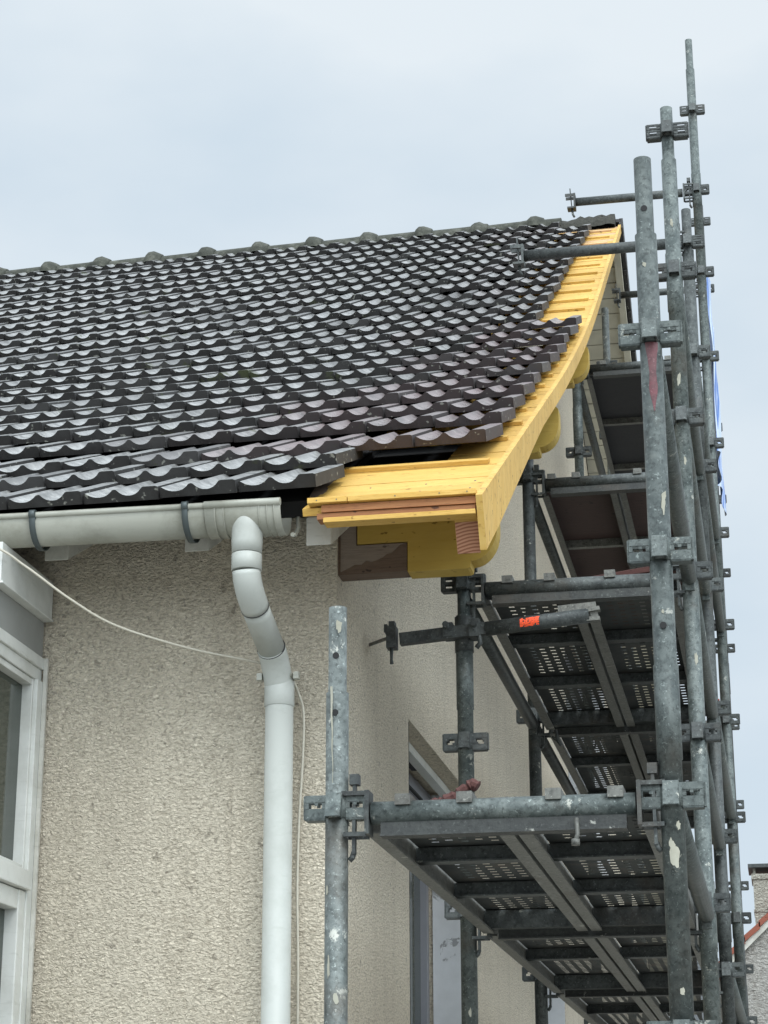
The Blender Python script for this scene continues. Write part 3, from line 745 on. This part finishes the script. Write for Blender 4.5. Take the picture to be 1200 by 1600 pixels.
# lug cluster: four wedge pockets round the tube
def lug_mesh(dirs, two=True):
    mb = MB()
    for dx, dy in dirs:
        a = Vector((dx, dy, 0)); s_ = Vector((-dy, dx, 0))
        def B(l0, l1, t0, t1, z0, z1):
            P = []
            for zz in (z0, z1):
                for l, t in ((l0, t0), (l1, t0), (l1, t1), (l0, t1)): P.append(a*l+s_*t+Vector((0, 0, zz)))
            mb.hexa(P)
        l0, l1, tw, hz = .021, .070, .0135, .0255
        for sg in (-1, 1):    # the two faces, each a frame round a waisted slot
            t0, t1 = (tw-.004, tw) if sg > 0 else (-tw, -tw+.004)
            if two == 1:
                B(l0, l1-.004, t0, t1, hz-.009, hz); B(l0, l1-.004, t0, t1, -hz, -hz+.009); B(l0, l1-.004, t0, t1, -.0045, .0045)
                for za, zb_ in ((.0047, hz-.0092), (-hz+.0092, -.0047)): B(l0, l0+.013, t0, t1, za, zb_); B(l1-.013, l1-.004, t0, t1, za, zb_)
            elif two == 0:
                B(l0, l1-.004, t0, t1, .008, hz); B(l0, l1-.004, t0, t1, -hz, -.009)
                B(l0, l0+.012, t0, t1, -.0088, .0078); B(l1-.013, l1-.004, t0, t1, -.0088, .0078); B(l0+.0122, l0+.018, t0, t1, -.0088, -.003); B(l1-.019, l1-.0132, t0, t1, .002, .0078)
            else:
                B(l0, l1-.004, t0, t1, .009, hz); B(l0, l1-.004, t0, t1, -hz, -.003)
                B(l0, l0+.009, t0, t1, -.0028, .0088); B(l1-.012, l1-.004, t0, t1, -.0028, .0088); B(l0+.017, l0+.024, t0, t1, .003, .0088)
        B(l1-.0038, l1, -tw+.003, tw-.003, -hz, hz)
        B(l0, l1-.004, -tw-.0015, tw+.0015, -hz-.003, -hz-.0002)
    # collar
    mb.rings([(0, 0, -.024), (0, 0, .024)], TR+.0022, 20)
    # rounded nose facing front, like a pressed cap
    for x0_, x1_ in ((-.0165, -.0125), (.0125, .0165)):
        mb.hexa([(x0_, -.050, -.027), (x1_, -.050, -.027), (x1_, -.020, -.027), (x0_, -.020, -.027), (x0_, -.031, .026), (x1_, -.031, .026), (x1_, -.020, .026), (x0_, -.020, .026)])
    mb.hexa([(-.0165, -.054, -.027), (.0165, -.054, -.027), (.0165, -.0502, -.027), (-.0165, -.0502, -.027), (-.0165, -.035, .026), (.0165, -.035, .026), (.0165, -.0312, .026), (-.0165, -.0312, .026)])
    return mb
def chamfer(me, off=.0016):
    bm = bmesh.new(); bm.from_mesh(me)
    ed = [e for e in bm.edges if len(e.link_faces) == 2 and e.calc_face_angle(0) > 1.2 and e.calc_length() > .012]
    bmesh.ops.bevel(bm, geom=ed, offset=off, segments=2, affect='EDGES', clamp_overlap=True); bm.to_mesh(me); bm.free(); return me
LM = lug_mesh([(1, 0), (-1, 0), (0, 1)], 0).data('wedge_pocket', M['steel_dk'])
LMl = lug_mesh([(1, 0), (-1, 0), (0, 1)], 2).data('wedge_pocket', M['steel'])
LM2 = lug_mesh([(1, 0), (-1, 0), (0, 1)], 1).data('wedge_pocket', M['steel_dk'])
for me_ in (LM, LMl, LM2): chamfer(me_)
def spart(mb, name, mt, parent=None): return part(mb, name, mt, parent=parent or sc)
def standard(x, y, ztop, splices, lugs, mt, spig=True, holes=(), lm=None, tilt=0):
    mb = MB(); zb = GZ+.06
    zs = [zb]; prev = zb
    cuts = sorted([z for z in splices if z < ztop])
    pts = [(x, y, zb)]; rad = [TR]
    for c in cuts:        # lower tube ends in a slightly wider sleeve
        pts += [(x, y, c-.20), (x, y, c-.199), (x, y, c), (x, y, c+.0005)]; rad += [TR, TR+.0022, TR+.0022, TR]
    if spig:
        pts += [(x, y, ztop-.19), (x, y, ztop-.189), (x, y, ztop), (x, y, ztop-.0001), (x, y, ztop-.05)]; rad += [TR, TR-.0045, TR-.0045, TR-.0075, TR-.0075]
    else:
        pts += [(x, y, ztop), (x, y, ztop-.0001), (x, y, ztop-.05)]; rad += [TR, TR-.003, TR-.003]
    mb.rings(pts, rad, 28, axis=(0, 0, 1))
    o = spart(mb, 'standard', mt)
    for z in lugs: 
        q = inst(lm or (LM2 if z == lugs[-1] else LM), 'wedge_pocket', o); q.location = (x, y, z)
    mb = MB(); mb.tube((x, y, GZ+.004), (x, y, GZ+.012), .075, 20); mb.tube((x, y, GZ+.012), (x, y, GZ+.1), .02, 16); spart(mb, 'base_plate', M['steel_dk'], o)
    if holes:
        mb = MB()
        for z, r_ in holes: mb.rings([(x, y-r_-.0006, z), (x, y-r_+.004, z)], .0072, 14)
        spart(mb, 'pin_hole', M['dark'], o)
    return o
fr = lambda a, b: [z/2 for z in range(int(a*2), int(b*2)+1)]
A = standard(0, 0, 1.431, [.249], [-.025, .5, 1.0]+[-.5, -1, -1.5, -2], M['steel'], holes=((1.30, TR-.0045), (.33, TR+.0022)), lm=LMl)
B = standard(0, YR_[1], 2.585, [2.06, .06], fr(-2, 2.5), M['steel'], holes=())
Cc = standard(0, YR_[2], 3.15, [2.3, .3], fr(-2, 3.0), M['steel_dk'])
D = standard(.005, YR_[3], 5.448, [4.6, 2.6, .6], fr(-2, 5.0), M['steel'])
Es = standard(-.028, YR_[4], 5.62, [4.4, 2.4, .4], fr(-2, 5.5), M['steel_dk'], spig=False)
Ai = standard(XI-.003, 0, .412, [], [-.025, -.5, -1, -1.5, -2], M['steel_in'], holes=((.301, TR-.0045), (.175, TR)), lm=LMl)
Bi = standard(XI+.003, YR_[1], 1.085, [.80], fr(-2, 1.0), M['steel'])
Ci = standard(XI, YR_[2], 2.10, [1.4], fr(-2, 2.0), M['steel_dk'], spig=False)
Di = standard(XI, YR_[3], 3.60, [3.25, 1.9], fr(-2, 3.5), M['steel'], spig=False)
Ei = standard(XI, YR_[4], 4.91, [2.5], fr(-2, 4.5), M['steel_in'], spig=False)
Fi = standard(-.775, YR_[5], 5.85, [3.5], fr(-2, 5.5), M['steel_in'], spig=False)

# transoms with wedge heads
def wedge_head(x, y, z, sgn, parent):
    mb = MB()
    mb.box(min(x, x+sgn*.009), max(x, x+sgn*.009), y-.026, y+.026, z-.046, z+.046)
    for zz in (z+.036, z-.050):
        a, b = x-sgn*.045, x+sgn*.002; mb.box(min(a, b), max(a, b), y-.024, y-.016, zz, zz+.009); mb.box(min(a, b), max(a, b), y+.016, y+.024, zz, zz+.009)
    a, b = x-sgn*.050, x-sgn*.040; mb.box(min(a, b), max(a, b), y-.023, y+.023, z+.037, z+.046)
    spart(mb, 'wedge_head', M['steel_dk'], parent)
    mb = MB(); mb.bar((x-sgn*.024, y-.006, z+.075), (x-sgn*.026, y-.004, z-.085), .016, .007, (1, 0, 0)); mb.rings([(x-sgn*.026, y-.004, z-.08), (x-sgn*.030, y-.004, z-.092), (x-sgn*.036, y-.004, z-.098)], .006, 8)
    mb.bar((x-sgn*.024, y-.006, z+.060), (x-sgn*.024, y-.006, z+.082), .024, .02, (1, 0, 0))
    spart(mb, 'wedge', M['steel_dk'], parent)
def transom(y, z, mt, x0=XI, x1=0., flange=True, clips=(), r=TR, hang=False):
    a, b = x0+.073, x1-.073
    mb = MB(); mb.rings([(a, y, z), (b, y, z)], r, 28)
    o = spart(mb, 'transom', mt)
    if flange:
        mb = MB(); mb.box(a+.02, b-.02, y-.012, y+.012, z-r-.022, z-r+.003); mb.box(a+.02, b-.02, y-.022, y+.022, z-r-.027, z-r-.0225); spart(mb, 'flange', M['beamdk'], o)
    wedge_head(a-.012, y, z, 1, o); wedge_head(b+.012, y, z, -1, o)
    for x in clips:
        mb = MB(); mb.box(x-.0165, x+.0165, y-r-.004, y+.045, z+r-.012, z+r+.011); h = spart(mb, 'deck_hook', M['decklt'], o)
    return o
t1 = transom(0, -.040, M['steel'], clips=(-.556, -.426, -.241, -.113))
mb = MB(); mb.rings([(-.195, -.02, -.068), (-.193, -.024, -.10), (-.197, -.03, -.118)], .005, 8); mb.rings([(-.197, -.03, -.112), (-.197, -.03, -.125)], .009, 10); spart(mb, 'hanging_pin', M['decklt'], t1)
transom(YR_[1], .975, M['steel_dk'], clips=(-.556, -.426, -.241))
transom(YR_[2], 1.965, M['steel_dk'], clips=(-.60, -.50, -.25))
transom(YR_[3], 3.475, M['steel_dk'], clips=(-.55, -.2))
transom(YR_[3], 1.475, M['decklt'], clips=())
for y, z in ((YR_[1], -.04), (YR_[2], -.04), (YR_[2], .965), (YR_[3], -.04), (YR_[3], 1.965), (YR_[4], 3.475), (YR_[4], -.04), (YR_[4], 1.475)): transom(y, z, M['steel_dk'], clips=())
# cantilevered transoms above the roof, their free ends carry an open wedge head
for y, z, x0, x1 in ((YR_[2], 3.0, -.722, .0), (YR_[3], 4.49, -.700, .0), (YR_[4], 5.0, -.62, -.028)):
    mb = MB(); a = x0+.03; mb.rings([(a, y, z), (x1-.073, y, z)], TR-.001, 24); o = spart(mb, 'transom', M['steel_dk'])
    wedge_head(x1-.061, y, z, -1, o)
    mb = MB(); mb.box(a-.008, a+.002, y-.028, y+.028, z-.045, z+.045); mb.box(a-.055, a-.007, y-.026, y-.018, z+.028, z+.044); mb.box(a-.055, a-.007, y+.018, y+.026, z+.028, z+.044)
    mb.box(a-.045, a-.007, y-.026, y+.026, z-.046, z-.036); spart(mb, 'wedge_head', M['steel_dk'], o)
    mb = MB(); mb.bar((a-.028, y, z+.085), (a-.020, y, z-.045), .014, .006, (1, 0, 0)); mb.rings([(a-.020, y, z-.04), (a-.016, y, z-.075), (a-.008, y, z-.092)], .006, 8); spart(mb, 'wedge', M['steel_dk'], o)

# ledgers / guard rails along the outer and inner sides
def ledger(i, z, x=.0, mt='steel', zz=None, j=None):
    j = i+1 if j is None else j
    xa, xb_ = x, x
    if x > -.1: xa, xb_ = (0, 0, 0, .005, -.028, 0)[i]+.0, (0, 0, 0, .005, -.028, 0)[j]
    y0, y1 = YR_[i]+.055, YR_[j]-.05
    z1 = z if zz is None else zz
    mb = MB(); mb.rings([(xa, y0, z), (xb_, y1, z1)], TR-.001, 20)
    mb.box(xa-.014, xa+.014, y0-.012, y0+.004, z-.04, z+.04); mb.box(xb_-.014, xb_+.014, y1-.004, y1+.012, z1-.04, z1+.04)
    return spart(mb, 'ledger', M[mt])
for i, zs in ((0, (-.04, .965, -1.0)), (1, (.46, .965, 1.465, 1.965, -.54)), (2, (1.965, 2.465, 1.0, .0)), (3, (2.5, 3.465, 3.965, 4.465, 2.0, 1.0, 0))):
    for z in zs: ledger(i, z)
for i, z in ((1, .955), (2, 1.955), (3, 3.44), (2, .955), (4, 3.465)): ledger(i, z, XI, 'steel_dk')

# decks
def deck_steel(x0, x1, y0, y1, z, name='deck', rib=3, holes=True):
    """perforated steel plank seen from below: pressed tray with real slots, folded side rails and end caps"""
    mb = MB(); wx = x1-x0-.02; cx = x0+.01
    cols = 8; pitch = wx/cols; hw = pitch*.50
    xs_ = [0]
    for c in range(cols): xs_ += [pitch*(c+.5)-hw/2, pitch*(c+.5)+hw/2]
    xs_.append(wx)
    nr = int((y1-y0)/.022); py = (y1-y0)/nr; ys_ = [0]
    for r_ in range(nr): ys_ += [py*(r_+.5)-.0055, py*(r_+.5)+.0055]
    ys_.append(y1-y0)
    nx = len(xs_); base = 0
    skip = set()
    for j, yy in enumerate(ys_):
        for i, xx_ in enumerate(xs_): mb.v.append((cx+xx_, y0+yy, z))
    for j in range(len(ys_)-1):
        for i in range(nx-1):
            if holes and i % 2 == 1 and j % 2 == 1:
                frac = ys_[j]/(y1-y0); seg_ = (frac*rib) % 1.0
                c = i//2
                if .12 < seg_ < .90 and c not in (0, cols-1) and (j//2) % 2 == c % 2: continue
            q = j*nx+i; mb.f.append((q, q+1, q+nx+1, q+nx)); mb.sm.append(False)
    o = spart(mb, name, M['deck'])
    for a_, b_, c_, d_ in ((x0, x0+.006, x0-.001, x0+.030), (x1-.006, x1, x1-.030, x1+.001)):
        rl = MB(); rl.box(a_, b_, y0, y1, z-.058, z+.004); rl.box(c_, d_, y0, y1, z-.064, z-.058); spart(rl, 'side_rail', M['decklt'], o)
    for k in range(rib+1):
        yy = y0+(y1-y0)*k/rib
        if k == 0: ya, yb_ = yy+.03, yy+.036
        elif k == rib: ya, yb_ = yy-.045, yy-.004
        else: ya, yb_ = yy-.014, yy+.014
        zl = z-.055 if k == rib else z-.035
        cr_ = MB(); cr_.box(x0+.007, x1-.007, ya, yb_, zl, z-.003)
        if 0 < k < rib: cr_.box(x0+.007, x1-.007, ya-.010, yb_+.010, zl-.004, zl)
        spart(cr_, 'cross_rib', M['steel_dk'], o)
    return o
def deck_ply(x0, x1, y0, y1, z, mt, rib=3):
    mb = MB(); mb.box(x0+.007, x1-.007, y0, y1, z-.010, z); o = spart(mb, 'deck', M[mt])
    for a_, b_, c_, d_ in ((x0, x0+.006, x0-.001, x0+.026), (x1-.006, x1, x1-.026, x1+.001)):
        rl = MB(); rl.box(a_, b_, y0, y1, z-.058, z+.004); rl.box(c_, d_, y0, y1, z-.064, z-.058); spart(rl, 'side_rail', M['decklt'], o)
    for k in range(rib+1):
        cr_ = MB(); yy = y0+(y1-y0)*k/rib; cr_.box(x0+.007, x1-.007, max(y0, yy-.016), min(y1, yy+.016), z-.045, z-.011)
        spart(cr_, 'cross_rib', M['decklt'], o)
    return o
XL = ((-.645, -.342), (-.330, -.035))
for i, zt in ((0, -.012), (1, -.012), (2, -.012), (3, -.012)):
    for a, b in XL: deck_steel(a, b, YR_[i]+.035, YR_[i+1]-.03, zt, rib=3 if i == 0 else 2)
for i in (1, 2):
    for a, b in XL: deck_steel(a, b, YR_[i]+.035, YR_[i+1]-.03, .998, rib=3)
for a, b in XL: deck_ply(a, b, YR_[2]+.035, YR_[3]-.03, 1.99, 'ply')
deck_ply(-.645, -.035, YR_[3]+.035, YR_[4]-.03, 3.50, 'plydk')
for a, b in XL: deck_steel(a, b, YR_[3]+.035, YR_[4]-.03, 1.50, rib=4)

# tie to the wall
tie = []
tz = .835; ty = 1.785
mb = MB(); mb.rings([(-.305, ty, tz+.026), (-.62, ty, tz+.0)], [.0225, .0225], 24); 
tie = spart(mb, 'wall_tie', M['steel_dk'])
mb = MB(); mb.bar((-.62, ty, tz), (-.885, ty, tz-.02), .030, .036); spart(mb, 'square_bar', M['steel_dk'], tie)
mb = MB(); ro = random.Random(11)
for k in range(13):
    xa = -.513+.0045*k; zc = tz+.0258-(-.305-xa)/.315*.026
    for j in range(7):
        if ro.random() < .22 and 0 < k: continue
        t0 = math.pi+math.radians(-36+10*j+ro.uniform(-3, 3)); t1_ = t0+math.radians(ro.uniform(9, 14)); r_ = .0231
        xe = xa+ro.uniform(.003, .0062)
        mb.quad([(xa, ty+math.cos(t0)*r_, zc-math.sin(t0)*r_), (xe, ty+math.cos(t0)*r_, zc-math.sin(t0)*r_), (xe, ty+math.cos(t1_)*r_, zc-math.sin(t1_)*r_), (xa, ty+math.cos(t1_)*r_, zc-math.sin(t1_)*r_)])
pm = spart(mb, 'paint_mark', M['orange'], tie)
mb = MB()
for sg in (-1, 1): mb.bar((-.312, ty, tz+.026+sg*.014), (-.272, ty, tz+.029+sg*.016), .030, .012)
mb.bar((-.300, ty, tz+.026), (-.278, ty, tz+.030), .008, .02)
mb.bar((-.40, ty+.03, tz+.055), (-.285, ty+.03, tz+.062), .03, .022); spart(mb, 'fork_end', M['decklt'], tie)
mb = MB()   # coupler on the standard
mb.rings([(XI+.003, YR_[1], tz-.055), (XI+.003, YR_[1], tz+.055)], TR+.005, 20); mb.box(XI-.052, XI-.022, ty-.02, ty+.045, tz-.022, tz+.022); mb.box(XI+.028, XI+.06, ty-.02, ty+.045, tz-.025, tz+.03)
mb.rings([(XI-.04, ty-.045, tz+.01), (XI-.04, ty+.02, tz+.01)], .010, 8); mb.rings([(XI+.045, ty-.045, tz+.012), (XI+.045, ty+.02, tz+.012)], .011, 8)
mb.rings([(XI+.055, ty-.01, tz-.015), (XI+.062, ty-.01, tz-.045), (XI+.05, ty-.01, tz-.06)], .008, 8)
spart(mb, 'coupler', M['steel_dk'], tie)
mb = MB(); mb.box(-.925, -.895, ty-.022, ty+.022, tz-.048, tz+.020); mb.box(-.918, -.900, ty-.016, ty+.016, tz+.020, tz+.036); mb.box(-.932, -.922, ty-.02, ty+.02, tz+.002, tz+.026); spart(mb, 'tie_head', M['steel_dk'], tie)
mb = MB(); mb.rings([(-.910, ty-.01, tz-.045), (-.910, ty-.012, tz-.085), (-.909, ty-.012, tz-.098)], [.006, .0045, .006], 8); spart(mb, 'tie_wing', M['steel_dk'], tie)
mb = MB(); mb.rings([(-.905, ty+.01, tz-.004), (-1.02, 1.90, tz-.006)], .0055, 10); spart(mb, 'eye_bolt', M['decklt'], tie)
# dark tie hook under the second deck corner
mb = MB(); mb.rings([(-.60, 3.60, .91), (-.595, 3.60, .87), (-.58, 3.60, .85)], .007, 8); mb.rings([(-.595, 3.6, .87), (-.615, 3.6, .885)], .006, 8); spart(mb, 'deck_latch', M['steel_dk'])
# red paint run on the near outer standard
mb = MB(); n = 10
for k in range(9):
    z0_, z1_ = .985-.018*k, .985-.018*(k+1); wd = (.6, .55, .42, .36, .30, .34, .40, .30, .15)[k]; w2_ = (.55, .42, .36, .30, .34, .40, .30, .15, .04)[k]
    for j in range(6):
        t0 = -math.pi/2+.12-wd+2*wd*j/6; t1_ = -math.pi/2+.12-wd+2*wd*(j+1)/6; u0 = -math.pi/2+.12-w2_+2*w2_*j/6; u1 = -math.pi/2+.12-w2_+2*w2_*(j+1)/6
        r_ = TR+.0006; mb.quad([(r_*math.cos(t0), r_*math.sin(t0), z0_-.012), (r_*math.cos(t1_), r_*math.sin(t1_), z0_-.012), (r_*math.cos(u1), r_*math.sin(u1), z1_-.012), (r_*math.cos(u0), r_*math.sin(u0), z1_-.012)])
spart(mb, 'red_paint_run', M['redpaint'], A)

# dried paint and plaster splashes on the standards
rs = random.Random(21)
def splash(std, x, y, z, ang, wd, ht, mt='paintspl'):
    mb = MB(); r_ = TR+.0007; n = 14; c = (r_*math.cos(ang)+x, r_*math.sin(ang)+y, z); rim = []
    for i in range(n):
        t = 2*math.pi*i/n; k = rs.uniform(.6, 1.15); a = ang+math.cos(t)*wd/r_*k/2; zz = z+math.sin(t)*ht/2*k
        rim.append((a, zz))
    for ring in (0, 1):
        for i in range(n):
            a0, z0_ = rim[i]; a1, z1_ = rim[(i+1) % n]; f = .5
            P = lambda a, zz: (x+r_*math.cos(a), y+r_*math.sin(a), zz)
            m0 = (ang+(a0-ang)*f, z+(z0_-z)*f); m1 = (ang+(a1-ang)*f, z+(z1_-z)*f)
            if ring == 0: mb.quad([c, P(*m0), P(*m1)])
            else: mb.quad([P(*m0), P(a0, z0_), P(a1, z1_), P(*m1)])
    spart(mb, 'paint_splash', M[mt], std)
fa = -math.pi/2
for std, x, y, lst in ((A, 0, 0, [(-.155, fa+.1, .024, .055), (-.13, fa-.1, .014, .03), (-.09, fa+.5, .012, .02), (.60, fa+.5, .010, .05), (.62, fa+.7, .008, .02), (1.16, fa-.2, .010, .014), (-.42, fa+.2, .010, .016), (.36, fa, .006, .01)]),
                       (B, 0, YR_[1], [(.02, fa+.6, .016, .07), (-.06, fa+.5, .012, .05), (1.62, fa-.1, .014, .05), (1.35, fa+.2, .010, .03), (.72, fa+.3, .014, .04), (2.16, fa, .010, .03)]),
                       (Ai, XI-.003, 0, [(.365, fa+.3, .014, .035), (-.42, fa+.2, .012, .028), (-.20, fa-.7, .008, .02), (-.36, fa-.5, .008, .05), (-.55, fa-.3, .010, .03)]),
                       (Bi, XI+.003, YR_[1], [(.70, fa+.4, .014, .04), (.62, fa+.5, .010, .05), (-.3, fa+.2, .01, .03)])):
    for z, a, wd, ht in lst: splash(std, x, y, z, a, wd, ht)
# long pale drip down the near inner standard
mb = MB(); x, y = XI-.003, 0; r_ = TR+.003; zz = .232
for k in range(22):
    a0 = fa-.30+.006*math.sin(k*.8)*4+k*.008; w0 = .10-.0038*k+rs.uniform(-.01, .012); z0_, z1_ = zz-.0095*k, zz-.0095*(k+1)
    rr0 = TR+.0030 if z0_ > .03 else TR+.0009
    mb.quad([(x+rr0*math.cos(a0-w0), y+rr0*math.sin(a0-w0), z0_), (x+rr0*math.cos(a0+w0), y+rr0*math.sin(a0+w0), z0_), (x+rr0*math.cos(a0+.008+w0*.95), y+rr0*math.sin(a0+.008+w0*.95), z1_), (x+rr0*math.cos(a0+.008-w0*.95), y+rr0*math.sin(a0+.008-w0*.95), z1_)])
spart(mb, 'paint_splash', M['paintspl'], Ai)
# nails in the new eave boards
mb = MB()
for x in (-.955, -.90, -.74, -.62, -.545): mb.rings([(x, ye-.0192 if x < -.872 else ye-.0172, ze+.012), (x, ye-.01, ze+.012)], .0018, 8)
for x in (-.86, -.70, -.56):
    for s_ in (-.09, .03, .15):
        p = RF(UX(x, s_), s_, -.0500); q = RF(UX(x, s_), s_, -.06); mb.rings([p, q], .0028, 8)
part(mb, 'nails', M['bracket'])

# ------------------------------------------------------------------ loose things
# rag on the lowest deck
mb = MB(); rr = random.Random(5); rings_ = []
path = [(-.545, .20, .004), (-.52, .20, .012), (-.50, .20, .018), (-.475, .20, .030), (-.455, .20, .044), (-.440, .20, .052), (-.428, .20, .046)]
mb.rings(catmull(path, 4), [.006+.008*abs(math.sin(i*1.3))+rr.uniform(0, .004) for i in range(25)], 9, True, False)
mb.rings(catmull([(-.50, .21, .004), (-.47, .23, .01), (-.45, .21, .006)], 3), [.007, .012, .009, .013, .010, .012, .005], 8, True, False)
tag(mb.build('rag', M['rag']), 'crumpled dark red rag lying on the lowest scaffold deck behind its front tube', 'rag')
mb = MB(); mb.hexa([(-.42, 2.05, 1.035), (-.045, 2.0, 1.060), (-.045, 2.20, 1.060), (-.42, 2.25, 1.035), (-.42, 2.05, 1.050), (-.045, 2.0, 1.082), (-.045, 2.20, 1.082), (-.42, 2.25, 1.050)])
mb.box(-.44, -.30, 2.02, 2.20, 1.004, 1.034)
tag(mb.build('board', M['rag'], bevel=.003), 'dark reddish board lying on the second scaffold deck just behind its front tube', 'board')
# sheet on the outer side
V = MB(); ny, nz_ = 24, 10; g_ = []   # hangs between the two far outer standards
for j in range(nz_+1):
    for i in range(ny+1):
        y = 7.3+1.2*i/ny; z = 3.35+1.15*j/nz_
        g_.append((.012+.012*math.sin(i*.9+j*.4)+.01*math.sin(i*.37)+.006*math.cos(j*1.1), y, z+.03*math.sin(i*.5)))
for t in (0, .002): 
    b0 = len(V.v); V.v += [(x+t, y, z) for x, y, z in g_]
    for j in range(nz_):
        for i in range(ny):
            q = b0+j*(ny+1)+i; V.f.append((q, q+1, q+ny+2, q+ny+1)); V.sm.append(True)
tag(V.build('plastic_sheet', M['tarp']), 'blue and white plastic sheet hung on the outer side of the scaffold', 'sheet')
for k, (x, y, z, l) in enumerate(((-.028, 8.60, 2.98, .12), (-.035, 6.26, 1.62, .22))):
    mb = MB(); mb.bar((x, y, z), (x+.006, y, z-l), .022, .012, (0, 1, 0)); mb.bar((x+.004, y-.01, z-l*.2), (x+.012, y-.012, z-l*.5), .015, .01, (0, 1, 0))
    tag(mb.build('strap', M['orange']), ('orange strap tied high on a far outer standard below the blue sheet', 'orange strap hanging beside an outer standard above the middle deck')[k], 'strap', 'orange straps on the scaffold')

# ------------------------------------------------------------------ neighbour
nb = empty('neighbour_house', (3, 24, GZ), 'neighbouring house with pale grey gable wall, red roof tiles and chimney', 'house')
sl_ = .93; X0, Z0 = -.235, 2.165; apx = 4.4
def nbp(mb, n, mt, p=None): return part(mb, n, mt, parent=p or nb)
zt = lambda x: Z0+(x-X0)*sl_
mb = MB(); pts = [(-.45, GZ), (9.25, GZ), (9.25, zt(-.45)-.12), (apx, zt(apx)-.12), (-.45, zt(-.45)-.12)]
mb.prism(pts, lambda p, t: (p[0], t, p[1]), 22.0, 32.0); nbp(mb, 'wall', M['stucco2'])
mb = MB()
L0 = 26; dx = (apx+.6)/L0
for i in range(L0):
    xa = -.6+dx*i; xb2 = xa+dx*1.08
    mb.hexa([(xa, 21.9, zt(xa)-.02), (xb2, 21.9, zt(xb2)-.05), (xb2, 32.1, zt(xb2)-.05), (xa, 32.1, zt(xa)-.02), (xa, 21.9, zt(xa)+.06), (xb2, 21.9, zt(xb2)+.035), (xb2, 32.1, zt(xb2)+.035), (xa, 32.1, zt(xa)+.06)])
mb.hexa([(apx+.1, 21.9, zt(apx)-.05), (9.4, 21.9, zt(-.6)-.2), (9.4, 32.1, zt(-.6)-.2), (apx+.1, 32.1, zt(apx)-.05), (apx+.1, 21.9, zt(apx)+.04), (9.4, 21.9, zt(-.6)-.11), (9.4, 32.1, zt(-.6)-.11), (apx+.1, 32.1, zt(apx)+.04)])
nbp(mb, 'roof', M['redtile'])
mb = MB(); mb.hexa([(-.5, 21.93, zt(-.5)-.12), (apx, 21.93, zt(apx)-.12), (apx, 21.985, zt(apx)-.12), (-.5, 21.985, zt(-.5)-.12), (-.5, 21.93, zt(-.5)-.03), (apx, 21.93, zt(apx)-.03), (apx, 21.985, zt(apx)-.03), (-.5, 21.985, zt(-.5)-.03)])
nbp(mb, 'verge_trim', M['whitewood'])
mb = MB(); mb.box(-.065, .50, 22.3, 22.9, 1.9, 3.02); ch = nbp(mb, 'chimney', M['concrete'])
mb = MB(); mb.box(-.085, .52, 22.28, 22.92, 2.99, 3.055); mb.box(-.075, .51, 22.29, 22.91, 2.58, 2.61); nbp(mb, 'crown', M['concrete'], ch)
mb = MB(); mb.box(-.06, -.03, 22.33, 22.4, 3.055, 3.13); mb.box(.45, .48, 22.33, 22.4, 3.055, 3.13); mb.box(-.06, -.03, 22.8, 22.87, 3.055, 3.13); nbp(mb, 'piers', M['concrete'], ch)
mb = MB(); mb.box(-.12, .56, 22.25, 22.95, 3.13, 3.175); nbp(mb, 'cap_slab', M['steel_dk'], ch)
